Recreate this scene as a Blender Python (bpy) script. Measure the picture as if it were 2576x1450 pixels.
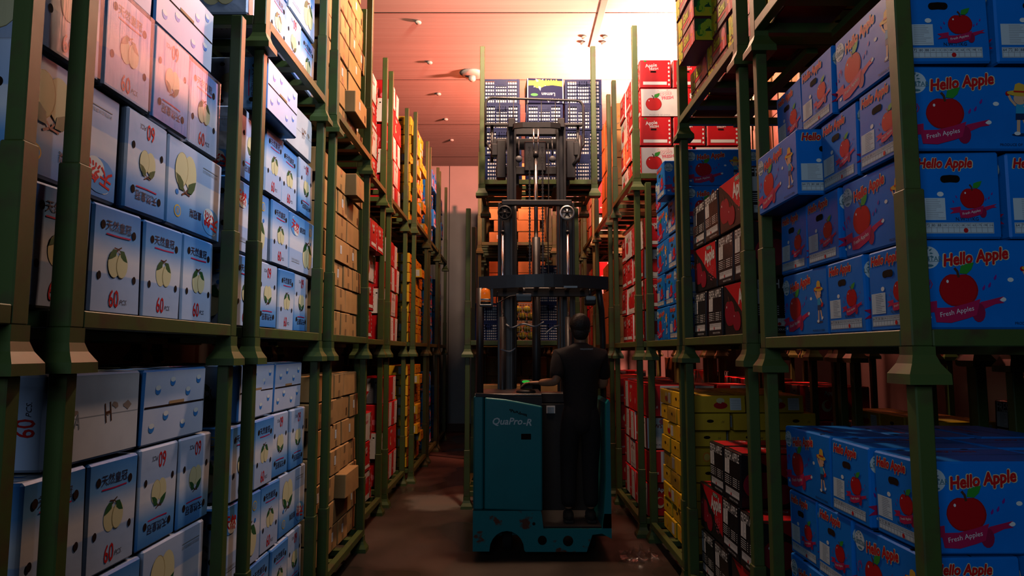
import bpy, bmesh, math, random
from mathutils import Vector, Matrix

# ------------------------------------------------------------------ camera, world, lights, exposure
SC = bpy.context.scene
COL = SC.collection
for o in list(bpy.data.objects):
    bpy.data.objects.remove(o)
CAMZ = 1.62
cam = bpy.data.objects.new('camera', bpy.data.cameras.new('camera'))
cam.data.sensor_width = 36.0
cam.data.lens = 1717.0 / 2576.0 * 36.0
cam.data.clip_start = 0.05
cam.location = (0, 0, CAMZ)
cam.rotation_euler = (math.radians(90 + 5.325), 0, 0)
COL.objects.link(cam)
SC.camera = cam

world = bpy.data.worlds.new('world')
SC.world = world
world.use_nodes = True
world.node_tree.nodes['Background'].inputs['Color'].default_value = (0.3, 0.35, 0.5, 1)
world.node_tree.nodes['Background'].inputs['Strength'].default_value = 0.0

def light(name, kind, loc, power, color, target=None, **kw):
    d = bpy.data.lights.new(name, kind)
    d.energy = power
    d.color = color
    for k, v in kw.items():
        setattr(d, k, v)
    o = bpy.data.objects.new(name, d)
    o.location = loc
    if target is not None:
        o.rotation_euler = (Vector(target) - Vector(loc)).to_track_quat('-Z', 'Y').to_euler()
    COL.objects.link(o)
    return o

# warm lamp high over the racks on one side, tucked behind the grape boxes
light('rack_lamp', 'POINT', (2.1, 8.7, 4.88), 2000, (1.0, 0.25, 0.165), shadow_soft_size=0.12)
# warm reflector lamp over the aisle, just above the frame, shining at the raised crates
light('aisle_lamp', 'AREA', (0.75, 4.7, 5.3), 28, (1.0, 0.68, 0.54), target=(0.6, 7.0, 4.5),
      shape='RECTANGLE', size=0.5, size_y=0.3, spread=math.radians(95))
# orange lamp beyond the raised crates
light('end_lamp', 'POINT', (0.4, 9.4, 4.4), 85, (1.0, 0.13, 0.03), shadow_soft_size=0.1)
# warm fill light added above the frame for brown cartons and grape boxes
light('warm_fill_light', 'POINT', (0.1, 5.6, 5.3), 360, (1.0, 0.63, 0.41), shadow_soft_size=0.12)
# cool reflector lamp shining across at the pear racks, out of the frame
light('reflector_lamp', 'AREA', (0.95, 3.2, 5.2), 27, (0.80, 0.88, 1.0), target=(-1.5, 3.7, 3.5),
      shape='RECTANGLE', size=0.5, size_y=0.9, spread=math.radians(70))
# cool fill light added behind the camera
light('camera_side_fill', 'AREA', (-0.6, -1.3, 2.7), 29, (0.62, 0.80, 1.0), target=(1.7, 2.4, 1.9),
      shape='RECTANGLE', size=1.6, size_y=1.4)

SC.view_settings.view_transform = 'Standard'
SC.view_settings.look = 'None'
SC.view_settings.gamma = 1.0
SC.view_settings.exposure = 0.0
SC.view_settings.use_curve_mapping = False
SC.cycles.max_bounces = 6
SC.cycles.diffuse_bounces = 0
SC.cycles.glossy_bounces = 3
SC.cycles.transparent_max_bounces = 12
SC.cycles.use_denoising = True
SC.cycles.sample_clamp_indirect = 4.0
SC.cycles.caustics_reflective = False
SC.cycles.caustics_refractive = False

R = random.Random(7)

# ------------------------------------------------------------------ materials
def _nodes(name):
    m = bpy.data.materials.new(name)
    m.use_nodes = True
    nt = m.node_tree
    return m, nt, nt.nodes['Principled BSDF']

def ink(name, c, rough=0.5, metal=0.0, spec=0.4):
    m, nt, b = _nodes(name)
    b.inputs['Base Color'].default_value = (*c, 1)
    b.inputs['Roughness'].default_value = rough
    b.inputs['Metallic'].default_value = metal
    b.inputs['Specular IOR Level'].default_value = spec
    m.diffuse_color = (*c, 1)
    return m

def add_bump(nt, b, scale, strength, dist=0.01, stretch=(1, 1, 1), detail=4):
    tc = nt.nodes.new('ShaderNodeTexCoord')
    mp = nt.nodes.new('ShaderNodeMapping')
    mp.inputs['Scale'].default_value = stretch
    nz = nt.nodes.new('ShaderNodeTexNoise')
    nz.inputs['Scale'].default_value = scale
    nz.inputs['Detail'].default_value = detail
    bp = nt.nodes.new('ShaderNodeBump')
    bp.inputs['Strength'].default_value = strength
    bp.inputs['Distance'].default_value = dist
    nt.links.new(tc.outputs['Object'], mp.inputs['Vector'])
    nt.links.new(mp.outputs['Vector'], nz.inputs['Vector'])
    nt.links.new(nz.outputs['Fac'], bp.inputs['Height'])
    nt.links.new(bp.outputs['Normal'], b.inputs['Normal'])
    return nz, mp

def surf(name, c, c2, scale=6.0, lo=0.4, hi=0.65, rough=0.5, metal=0.0, bump=0.2, dist=0.01,
         stretch=(1, 1, 1), rand=0.0, spec=0.4, detail=5):
    """colour c with patches of c2, bump and an optional per-object tone change"""
    m, nt, b = _nodes(name)
    nz, mp = add_bump(nt, b, scale, bump, dist, stretch, detail)
    rp = nt.nodes.new('ShaderNodeValToRGB')
    rp.color_ramp.elements[0].position = lo
    rp.color_ramp.elements[1].position = hi
    rp.color_ramp.elements[0].color = (*c, 1)
    rp.color_ramp.elements[1].color = (*c2, 1)
    nt.links.new(nz.outputs['Fac'], rp.inputs['Fac'])
    out = rp.outputs['Color']
    if rand:
        oi = nt.nodes.new('ShaderNodeObjectInfo')
        mr = nt.nodes.new('ShaderNodeMapRange')
        mr.inputs['To Min'].default_value = 1 - rand
        mr.inputs['To Max'].default_value = 1 + rand
        hs = nt.nodes.new('ShaderNodeHueSaturation')
        nt.links.new(oi.outputs['Random'], mr.inputs['Value'])
        nt.links.new(mr.outputs['Result'], hs.inputs['Value'])
        nt.links.new(out, hs.inputs['Color'])
        out = hs.outputs['Color']
    nt.links.new(out, b.inputs['Base Color'])
    b.inputs['Roughness'].default_value = rough
    b.inputs['Metallic'].default_value = metal
    b.inputs['Specular IOR Level'].default_value = spec
    m.diffuse_color = (*c, 1)
    return m

def band_mat(name, H, stops, rough=0.42):
    """printed colour bands up the height of a carton (object space)"""
    m, nt, b = _nodes(name)
    nz, mp = add_bump(nt, b, 4.0, 0.45, 0.016, (1, 1, 1), 4)
    tc = nt.nodes.new('ShaderNodeTexCoord')
    sp = nt.nodes.new('ShaderNodeSeparateXYZ')
    mr = nt.nodes.new('ShaderNodeMath')
    mr.operation = 'DIVIDE'
    mr.inputs[1].default_value = H
    nt.links.new(tc.outputs['Object'], sp.inputs[0])
    nt.links.new(sp.outputs['Z'], mr.inputs[0])
    rp = nt.nodes.new('ShaderNodeValToRGB')
    el = rp.color_ramp.elements
    while len(el) < len(stops):
        el.new(0.5)
    for e, (p, c) in zip(el, stops):
        e.position = p
        e.color = (*c, 1)
    nt.links.new(mr.outputs[0], rp.inputs['Fac'])
    nt.links.new(rp.outputs['Color'], b.inputs['Base Color'])
    b.inputs['Roughness'].default_value = rough
    return m

M = {}
M['pear'] = band_mat('pear_print', 0.36, [(0.0, (.56, .64, .86)), (.36, (.44, .57, .86)), (.375, (.80, .78, .88)),
                                           (.52, (.84, .82, .90)), (.72, (.18, .42, .82)), (1.0, (.045, .23, .65))])
M['pearlid'] = surf('pear_lid_print', (.66, .70, .88), (.58, .64, .86), rough=.42, bump=.2, rand=.05)
M['pearwhite'] = surf('worn_white_board', (.72, .70, .74), (.60, .58, .62), scale=4, rough=.6, bump=.3)
M['pearblue'] = ink('pear_blue_ink', (.04, .24, .72), .42)
M['hello'] = surf('blue_apple_print', (.002, .205, .76), (.002, .18, .68), scale=5, rough=.42, bump=.25, dist=.012, rand=.06)
M['brown'] = surf('kraft_board', (.57, .30, .11), (.50, .26, .09), scale=7, rough=.7, bump=.25, dist=.012, rand=.14)
M['black'] = surf('black_print', (.012, .010, .011), (.018, .013, .013), rough=.30, bump=.25, rand=.1)
M['redbox'] = surf('red_print', (.62, .012, .02), (.52, .010, .018), rough=.42, bump=.25, rand=.08)
M['whitebox'] = surf('white_print', (.82, .80, .79), (.74, .72, .72), rough=.45, bump=.2, rand=.05)
M['grape'] = surf('grape_box_print', (.14, .03, .025), (.10, .022, .02), rough=.4, bump=.2)
M['yellow'] = surf('yellow_print', (.82, .50, .02), (.74, .42, .02), rough=.5, bump=.25, rand=.12)
M['navy'] = ink('navy_print', (.012, .014, .07), .6, 0, .15)
I = {k: ink('ink_' + k, c, r) for k, (c, r) in dict(
    red=((.62, .012, .015), .45), darkred=((.34, .008, .012), .45), white=((.84, .84, .84), .5), cream=((.80, .70, .40), .5),
    peardark=((.48, .36, .14), .5), dirt=((.30, .22, .18), .7), cream2=((.72, .60, .31), .5), green=((.03, .30, .03), .5), darkgreen=((.02, .10, .03), .5), lime=((.55, .65, .03), .5),
    ribbon=((.50, .012, .09), .5), ribbon2=((.30, .008, .06), .5), purple=((.22, .02, .30), .5), ink=((.02, .02, .05), .5), grey=((.35, .36, .40), .5),
    pale=((.62, .70, .76), .5), teal=((.08, .22, .28), .5), hat=((.80, .46, .05), .5), skin=((.78, .46, .28), .5),
    shirt=((.03, .35, .62), .5), navyink=((.01, .03, .10), .5), brownink=((.08, .03, .015), .5), orange=((.85, .25, .02), .5),
    pink=((.75, .16, .22), .5), apple=((.52, .006, .012), .4), maroon=((.28, .008, .03), .4), tape=((.33, .19, .085), .35),
    gold=((.75, .50, .10), .4), yellow=((.88, .66, .02), .5), skyblue=((.10, .35, .80), .45), kraft=((.42, .25, .12), .7)).items()}
I['pearblue'] = M['pearblue']
I['hole'] = ink('hole_dark', (.012, .006, .005), .9, 0, .1)
M['film'] = None
def film_mat():
    m = bpy.data.materials.new('clear_film')
    m.use_nodes = True
    nt = m.node_tree
    nt.nodes.remove(nt.nodes['Principled BSDF'])
    out = nt.nodes['Material Output']
    tr = nt.nodes.new('ShaderNodeBsdfTransparent')
    tr.inputs['Color'].default_value = (.96, .96, .97, 1)
    gl = nt.nodes.new('ShaderNodeBsdfGlossy')
    gl.inputs['Roughness'].default_value = .25
    gl.inputs['Color'].default_value = (.75, .75, .78, 1)
    mx = nt.nodes.new('ShaderNodeMixShader')
    lw = nt.nodes.new('ShaderNodeLayerWeight')
    lw.inputs['Blend'].default_value = .14
    class B: pass
    tc = nt.nodes.new('ShaderNodeTexCoord')
    mp = nt.nodes.new('ShaderNodeMapping')
    mp.inputs['Scale'].default_value = (14, 14, 1.0)
    nz = nt.nodes.new('ShaderNodeTexNoise')
    nz.inputs['Scale'].default_value = 2.2
    nz.inputs['Detail'].default_value = 4
    bp = nt.nodes.new('ShaderNodeBump')
    bp.inputs['Strength'].default_value = .45
    bp.inputs['Distance'].default_value = .01
    nt.links.new(tc.outputs['Object'], mp.inputs['Vector'])
    nt.links.new(mp.outputs['Vector'], nz.inputs['Vector'])
    nt.links.new(nz.outputs['Fac'], bp.inputs['Height'])
    nt.links.new(bp.outputs['Normal'], gl.inputs['Normal'])
    nt.links.new(bp.outputs['Normal'], lw.inputs['Normal'])
    nt.links.new(lw.outputs['Facing'], mx.inputs['Fac'])
    nt.links.new(tr.outputs[0], mx.inputs[1])
    nt.links.new(gl.outputs[0], mx.inputs[2])
    nt.links.new(mx.outputs[0], out.inputs['Surface'])
    return m
M['film'] = film_mat()
M['steel'] = surf('green_painted_steel', (.052, .088, .018), (.060, .045, .018), scale=9, lo=.52, hi=.72, rough=.5, bump=.15, rand=.1, spec=.5)
M['teal'] = surf('teal_paint', (.004, .23, .255), (.004, .20, .225), scale=3, rough=.42, bump=.08)
M['tealchip'] = surf('teal_paint_chipped', (.004, .23, .255), (.11, .03, .013), scale=7, lo=.58, hi=.62, rough=.5, bump=.2)
M['blackmetal'] = surf('black_mast_steel', (.016, .017, .02), (.024, .025, .028), scale=6, rough=.42, bump=.1, spec=.5)
M['blackmatt'] = ink('black_plastic', (.010, .010, .011), .6)
M['chrome'] = ink('chrome_rod', (.75, .76, .78), .16, 1.0)
M['alu'] = ink('cast_aluminium', (.62, .64, .62), .35, .85)
M['rubber'] = ink('rubber', (.012, .012, .012), .85)
M['crate'] = surf('blue_plastic', (.004, .013, .085), (.003, .011, .07), rough=.5, bump=.05, rand=.1, spec=.2)
M['liner'] = surf('white_paper_liner', (.80, .78, .78), (.62, .60, .60), scale=30, rough=.6, bump=.4)
M['wire'] = ink('white_wire', (.70, .70, .68), .4)
M['lemon'] = surf('lemon_skin', (.85, .62, .03), (.78, .52, .03), scale=40, rough=.45, bump=.15)

# ------------------------------------------------------------------ mesh builder
class MB:
    def __init__(s):
        s.v, s.f, s.m, s.mats, s.sm = [], [], [], [], []
    def mi(s, mat):
        if mat not in s.mats:
            s.mats.append(mat)
        return s.mats.index(mat)
    def add(s, vs, fs, mat, smooth=False):
        b = len(s.v)
        s.v += [Vector(p) for p in vs]
        i = s.mi(mat)
        for f in fs:
            s.f.append([b + k for k in f])
            s.m.append(i)
            s.sm.append(smooth)
    def box(s, x0, x1, y0, y1, z0, z1, mat, c=0.0, M4=None):
        if c <= 0:
            vs = [(x, y, z) for z in (z0, z1) for y in (y0, y1) for x in (x0, x1)]
            fs = [(0, 2, 3, 1), (4, 5, 7, 6), (0, 1, 5, 4), (2, 6, 7, 3), (0, 4, 6, 2), (1, 3, 7, 5)]
        else:
            X, Y, Z = (x0, x1), (y0, y1), (z0, z1)
            vs, idx = [], {}
            for ix in (0, 1):
                for iy in (0, 1):
                    for iz in (0, 1):
                        p = (X[ix], Y[iy], Z[iz])
                        sg = (1 - 2 * ix, 1 - 2 * iy, 1 - 2 * iz)
                        for ax in range(3):
                            q = [p[k] + (0 if k == ax else sg[k] * c) for k in range(3)]
                            idx[(ix, iy, iz, ax)] = len(vs)
                            vs.append(q)
            fs = []
            for ax in range(3):
                a, b2 = (ax + 1) % 3, (ax + 2) % 3
                for sgn in (0, 1):
                    def key(i, j):
                        k = [0, 0, 0]; k[ax] = sgn; k[a] = i; k[b2] = j
                        return idx[(*k, ax)]
                    q = [key(0, 0), key(1, 0), key(1, 1), key(0, 1)]
                    fs.append(q if sgn else q[::-1])
                for i in (0, 1):
                    for j in (0, 1):
                        def k2(t, w):
                            k = [0, 0, 0]; k[ax] = t; k[a] = i; k[b2] = j
                            return idx[(*k, w)]
                        q = [k2(0, a), k2(1, a), k2(1, b2), k2(0, b2)]
                        fs.append(q if (i == j) else q[::-1])
            for ix in (0, 1):
                for iy in (0, 1):
                    for iz in (0, 1):
                        q = [idx[(ix, iy, iz, ax)] for ax in range(3)]
                        fs.append(q if (ix + iy + iz) % 2 else q[::-1])
        if M4 is not None:
            vs = [M4 @ Vector(p) for p in vs]
        s.add(vs, fs, mat)
    def tube(s, pts, r, mat, n=10, caps=True, smooth=True):
        pts = [Vector(p) for p in pts]
        rs = r if isinstance(r, (list, tuple)) else [r] * len(pts)
        vs, fs = [], []
        up = None
        for i, p in enumerate(pts):
            d = (pts[min(i + 1, len(pts) - 1)] - pts[max(i - 1, 0)]).normalized()
            if up is None:
                up = Vector((0, 0, 1)) if abs(d.z) < .9 else Vector((1, 0, 0))
            a = d.cross(up).normalized()
            b = a.cross(d).normalized()
            up = b
            for k in range(n):
                t = 2 * math.pi * k / n
                vs.append(p + (a * math.cos(t) + b * math.sin(t)) * rs[i])
        for i in range(len(pts) - 1):
            for k in range(n):
                fs.append((i * n + k, i * n + (k + 1) % n, (i + 1) * n + (k + 1) % n, (i + 1) * n + k))
        s.add(vs, fs, mat, smooth)
        if caps:
            b = len(s.v) - len(vs)
            i = s.mi(mat)
            s.f.append([b + k for k in range(n)][::-1]); s.m.append(i); s.sm.append(False)
            s.f.append([b + (len(pts) - 1) * n + k for k in range(n)]); s.m.append(i); s.sm.append(False)
    def lathe(s, prof, mat, n=20, M4=None, smooth=True):
        vs = [(r * math.cos(2 * math.pi * k / n), r * math.sin(2 * math.pi * k / n), z) for r, z in prof for k in range(n)]
        fs = [(i * n + k, i * n + (k + 1) % n, (i + 1) * n + (k + 1) % n, (i + 1) * n + k) for i in range(len(prof) - 1) for k in range(n)]
        fs.append(tuple(range(n))[::-1])
        fs.append(tuple((len(prof) - 1) * n + k for k in range(n)))
        if M4 is not None:
            vs = [M4 @ Vector(p) for p in vs]
        s.add(vs, fs, mat, smooth)
    def sphere(s, c, r, mat, sx=1, sy=1, sz=1, n=14, m=9):
        prof = [(max(1e-4, math.sin(math.pi * i / m)) * r, -math.cos(math.pi * i / m) * r) for i in range(m + 1)]
        s.lathe(prof, mat, n, Matrix.Translation(Vector(c)) @ Matrix.Diagonal((sx, sy, sz, 1)))
    def prism(s, poly, y0, y1, mat):
        """poly in XZ (counter-clockwise seen from -Y) pushed from y0 to y1"""
        n = len(poly)
        vs = [(x, y0, z) for x, z in poly] + [(x, y1, z) for x, z in poly]
        fs = [tuple(range(n)), tuple(range(n, 2 * n))[::-1]]
        fs += [(i, n + i, n + (i + 1) % n, (i + 1) % n) for i in range(n)]
        s.add(vs, fs, mat)
    def flat(s, fr, pts, mat, d):
        o, u, v, n = fr
        s.add([o + u * a + v * b + n * d for a, b in pts], [tuple(range(len(pts)))], mat)
    def mesh(s, name):
        me = bpy.data.meshes.new(name)
        me.from_pydata(s.v, [], s.f)
        for m in s.mats:
            me.materials.append(m)
        me.polygons.foreach_set('material_index', s.m)
        me.polygons.foreach_set('use_smooth', s.sm)
        me.update()
        return me
    def build(s, name, parent=None, loc=None):
        o = bpy.data.objects.new(name, s.mesh(name))
        COL.objects.link(o)
        if parent is not None:
            o.parent = parent
        if loc is not None:
            o.location = loc
        return o

def link(name, me, parent=None, loc=(0, 0, 0), rot=None):
    o = bpy.data.objects.new(name, me)
    COL.objects.link(o)
    o.location = loc
    if rot is not None:
        o.rotation_euler = rot
    if parent is not None:
        o.parent = parent
    return o

def tag(o, label, cat, group=None):
    o['label'] = label
    o['category'] = cat
    if group:
        o['group'] = group
    return o

def thing(name, label, cat, loc=(0, 0, 0), group=None):
    o = bpy.data.objects.new(name, None)
    o.empty_display_size = .1
    COL.objects.link(o)
    o.location = loc
    return tag(o, label, cat, group)

# ------------------------------------------------------------------ 2-D print shapes
_TXT = {}
def text2d(s, bold=0.0, shear=0.0):
    """glyph polygons of a string, normalised: width w, height h, origin at the centre"""
    k = (s, bold, shear)
    if k in _TXT:
        return _TXT[k]
    cu = bpy.data.curves.new('t', 'FONT')
    cu.body = s
    cu.shear = shear
    cu.resolution_u = 2
    o = bpy.data.objects.new('t', cu)
    COL.objects.link(o)
    dg = bpy.context.evaluated_depsgraph_get()
    ev = o.evaluated_get(dg)
    me = ev.to_mesh()
    vs = [(v.co.x, v.co.y) for v in me.vertices]
    fs = [tuple(p.vertices) for p in me.polygons]
    flip = me.polygons and me.polygons[0].normal.z < 0
    ev.to_mesh_clear()
    bpy.data.objects.remove(o)
    bpy.data.curves.remove(cu)
    if flip:
        fs = [f[::-1] for f in fs]
    xs = [a for a, b in vs] or [0]
    ys = [b for a, b in vs] or [0]
    if bold:
        n = 8 if bold > .03 else 4
        v0, f0 = vs, fs
        vs, fs = list(v0), list(f0)
        for i in range(n):
            t = 2 * math.pi * (i + .5) / n
            o_ = len(vs)
            vs += [(a + bold * math.cos(t), b + bold * math.sin(t)) for a, b in v0]
            fs += [tuple(q + o_ for q in f) for f in f0]
        xs = [a for a, b in vs]
        ys = [b for a, b in vs]
    cx, cy = (min(xs) + max(xs)) / 2, (min(ys) + max(ys)) / 2
    w, h = max(xs) - min(xs) or 1, max(ys) - min(ys) or 1
    m0 = len(v0) if bold else len(vs)
    _TXT[k] = ([(a - cx, b - cy, 4e-5 * (i // m0)) for i, (a, b) in enumerate(vs)], fs, w, h)
    return _TXT[k]

def ell(cx, cy, rx, ry, n=18, rot=0.0):
    c, s_ = math.cos(rot), math.sin(rot)
    return [(cx + rx * math.cos(t) * c - ry * math.sin(t) * s_, cy + rx * math.cos(t) * s_ + ry * math.sin(t) * c)
            for t in (2 * math.pi * i / n for i in range(n))]

def leaf(cx, cy, l, w, rot):
    p = [(0, 0), (l * .3, -w * .5), (l * .65, -w * .42), (l, 0), (l * .65, w * .30), (l * .3, w * .5)]
    c, s_ = math.cos(rot), math.sin(rot)
    return [(cx + a * c - b * s_, cy + a * s_ + b * c) for a, b in p]

def stroke(pts, w):
    out, back = [], []
    for i, (x, y) in enumerate(pts):
        x0, y0 = pts[max(i - 1, 0)]
        x1, y1 = pts[min(i + 1, len(pts) - 1)]
        d = math.hypot(x1 - x0, y1 - y0) or 1
        nx, ny = -(y1 - y0) / d * w / 2, (x1 - x0) / d * w / 2
        out.append((x - nx, y - ny))
        back.append((x + nx, y + ny))
    return out + back[::-1]

def apple_pts(cx, cy, r):
    P = []
    for i in range(28):
        t = 2 * math.pi * i / 28
        k = 1 - .17 * math.exp(-((t - math.pi / 2) / .38) ** 2) - .10 * math.exp(-((t - 1.5 * math.pi) / .35) ** 2)
        k *= 1 - .08 * max(0, -math.sin(t))
        P.append((cx + r * 1.06 * k * math.cos(t), cy + r * k * math.sin(t)))
    return P

class Carton:
    """a closed carton of size L x W x H with print on its faces; becomes ONE mesh"""
    def __init__(s, L, W, H, body, seed=0, bev=.006, jit=.006, lid=None):
        s.L, s.W, s.H = L, W, H
        s.b = MB()
        s.rnd = random.Random(seed)
        s.jit = jit
        s.b.box(-L / 2, L / 2, -W / 2, W / 2, 0, H, body, bev)
        if lid is not None:
            i = s.b.mi(lid)
            # top and bottom faces of the body take the lid print
            for k in range(6):
                z = [s.b.v[a].z for a in s.b.f[k]]
            for k, f in enumerate(s.b.f):
                if len(f) == 4:
                    zz = [s.b.v[a].z for a in f]
                    if max(zz) - min(zz) < 1e-6:
                        s.b.m[k] = i
    def fr(s, face):
        L, W, H = s.L, s.W, s.H
        V = Vector
        return {'front': (V((-L/2, -W/2, 0)), V((1, 0, 0)), V((0, 0, 1)), V((0, -1, 0))),
                'back': (V((L/2, W/2, 0)), V((-1, 0, 0)), V((0, 0, 1)), V((0, 1, 0))),
                'end': (V((L/2, -W/2, 0)), V((0, 1, 0)), V((0, 0, 1)), V((1, 0, 0))),
                'end2': (V((-L/2, W/2, 0)), V((0, -1, 0)), V((0, 0, 1)), V((-1, 0, 0))),
                'top': (V((-L/2, -W/2, H)), V((1, 0, 0)), V((0, 1, 0)), V((0, 0, 1))),
                'bottom': (V((-L/2, W/2, 0)), V((1, 0, 0)), V((0, -1, 0)), V((0, 0, -1)))}[face]
    def poly(s, face, pts, mat, layer=0):
        s.b.flat(s.fr(face), pts, mat, .0010 + .0004 * layer)
    def rect(s, face, u0, v0, u1, v1, mat, layer=0):
        s.poly(face, [(u0, v0), (u1, v0), (u1, v1), (u0, v1)], mat, layer)
    def text(s, face, st, u, v, width, mat, layer=1, rot=0.0, bold=0.0, shear=0.0, hmax=None, tall=1.0):
        vs, fs, w, h = text2d(st, bold, shear)
        k = width / w
        if hmax and h * k > hmax:
            k = hmax / h
        c, n = math.cos(rot), math.sin(rot)
        o, U, V, N = s.fr(face)
        pts = []
        for a, b, dz in vs:
            a, b = a * k, b * k * tall
            pts.append(o + U * (u + a * c - b * n) + V * (v + a * n + b * c) + N * (.0010 + .0004 * layer + dz))
        s.b.add(pts, fs, mat)
    def mesh(s, name):
        L, W, H = s.L, s.W, s.H
        cs = {(i, j, k): Vector([s.rnd.uniform(-1, 1) * s.jit for _ in range(3)]) for i in (0, 1) for j in (0, 1) for k in (0, 1)}
        for k_ in cs:
            # corners only ever move inwards, so that neighbours stay clear of each other
            cs[k_].x = abs(cs[k_].x) * (1 if k_[0] == 0 else -1)
            cs[k_].y = abs(cs[k_].y) * (1 if k_[1] == 0 else -1)
            cs[k_].z = 0 if k_[2] == 0 else -abs(cs[k_].z)
        for p in s.b.v:
            x, y, z = p.x / L + .5, p.y / W + .5, p.z / H
            d = Vector()
            for (i, j, k), c in cs.items():
                d += c * ((x if i else 1 - x) * (y if j else 1 - y) * (z if k else 1 - z))
            p += d
        return s.b.mesh(name)

# ---- printed motifs
def pears(c, f, x, y, r, ly=1):
    for sx in (-1, 1):
        c.poly(f, leaf(x + sx * r * .22, y + r * 1.06, r * 1.2, r * .58, math.radians(-40 if sx > 0 else 220)), I['darkgreen'], ly + 4)
    c.poly(f, ell(x - r * .48, y - r * .04, r * .70, r * .92, 18, .14), I['cream'], ly + 1)
    c.poly(f, ell(x + r * .50, y, r * .70, r * .94, 18, -.14), I['peardark'], ly + 2)
    c.poly(f, ell(x + r * .53, y, r * .67, r * .91, 18, -.14), I['cream'], ly + 3)
    c.poly(f, stroke([(x - r * .5, y + r * 1.18), (x, y + r * 1.12), (x + r * .4, y + r * 1.3)], r * .10), I['brownink'], ly + 1)
    c.poly(f, stroke([(x - r * .2, y + r * .9), (x, y + r * 1.15), (x + r * .25, y + r * .95)], r * .10), I['brownink'], ly + 3)

def pear_carton(seed):
    L, W, H = .50, .285, .36
    c = Carton(L, W, H, M['pear'], seed, .008, .008, lid=M['pearlid'])
    for f in ('end', 'end2'):
        for a in (.18, .82):
            c.poly(f, ell(W * a, H * .80 - (a - .5) * .02, .0125, .0145), I['hole'], 2)
            c.poly(f, ell(W * (.5 + (a - .5) * 1.1), H * .35, .0105, .0135), I['hole'], 2)
        c.text(f, '天然皇冠', W * .5, H * .825, W * .52, I['ink'], 1, 0, .01)
        c.poly(f, stroke([(W * .25, H * .74), (W * .5, H * .735), (W * .75, H * .74)], .005), I['ribbon'], 1)
        pears(c, f, W * .5, H * .47, .047)
        c.text(f, '60', W * .45, H * .15, W * .19, I['red'], 1, 0, .01, 0, None, 1.45)
        c.text(f, 'PCS.', W * .64, H * .125, W * .15, I['ink'], 1, 0, .0, .3)
    for f in ('front', 'back'):
        c.poly(f, ell(L * .20, H * .78, .085, .058), I['skyblue'], 1)
        c.poly(f, ell(L * .15, H * .84, .04, .035), I['white'], 0)
        c.poly(f, ell(L * .25, H * .72, .05, .035), I['white'], 2)
        c.text(f, '天然', L * .20, H * .78, L * .27, I['red'], 3, -.18, .025)
        c.text(f, '皇冠梨', L * .50, H * .77, L * .22, I['ink'], 1, 0, .012)
        c.poly(f, ell(L * .82, H * .81, .029, .025), I['gold'], 1)
        c.poly(f, ell(L * .82, H * .81, .023, .019), I['skyblue'], 2)
        c.text(f, '皇', L * .82, H * .81, .022, I['gold'], 3)
        c.poly(f, ell(L * .84, H * .60, .013, .011), I['pearblue'], 1)
        pears(c, f, L * .70, H * .33, .078)
        c.text(f, '天然生态水果有限公司', L * .24, H * .20, L * .30, I['grey'], 1)
        c.poly(f, stroke([(L * .09, H * .16), (L * .39, H * .16)], .003), I['grey'], 1)
    for f in ('top',):
        c.rect(f, .012, W * .5 - .0035, L - .012, W * .5 + .0035, I['hole'], 0)
        for k, (a, b) in enumerate(((.14, .22), (.34, .36), (.62, .2), (.84, .33), (.2, .72), (.42, .82), (.68, .66), (.86, .82))):
            c.poly(f, ell(L * a, W * b, .020, .017), I['pearblue'], 0)
            c.poly(f, ell(L * a, W * b + .009, .019, .010), I['white'], 1)
        c.rect(f, L * .38, W * .5 + .004, L * .62, W * .5 + .016, I['kraft'], 1)
    c.rect('bottom', .009, .009, L - .009, W - .009, M['pearwhite'], 0)
    c.rect('bottom', .01, W * .5 - .0015, L - .01, W * .5 + .0015, I['grey'], 1)
    c.text('bottom', 'H', L * .62, W * .52, .035, I['brownink'], 3, .15, 0, 0, None, 1.6)
    c.text('bottom', 'A', L * .3, W * .47, .03, I['grey'], 3, -.1, 0, 0, None, 1.6)
    r = random.Random(seed)
    for a, b, q in ((.70, .60, .020), (.84, .58, .026), (.27, .56, .016), (.62, .50, .010)):
        c.poly('bottom', [(L * a + q * r.uniform(.6, 1.2) * math.cos(t), W * b + q * .6 * r.uniform(.5, 1.2) * math.sin(t)) for t in [k * .7 for k in range(9)]], I['dirt'], 2)
    for k in range(9):
        c.rect('bottom', L * (.08 + .018 * k), W * .52, L * (.08 + .018 * k) + .0016, W * (.70 + .03 * (k % 3)), I['grey'], 1)
    return c.mesh('pear_carton')

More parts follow.
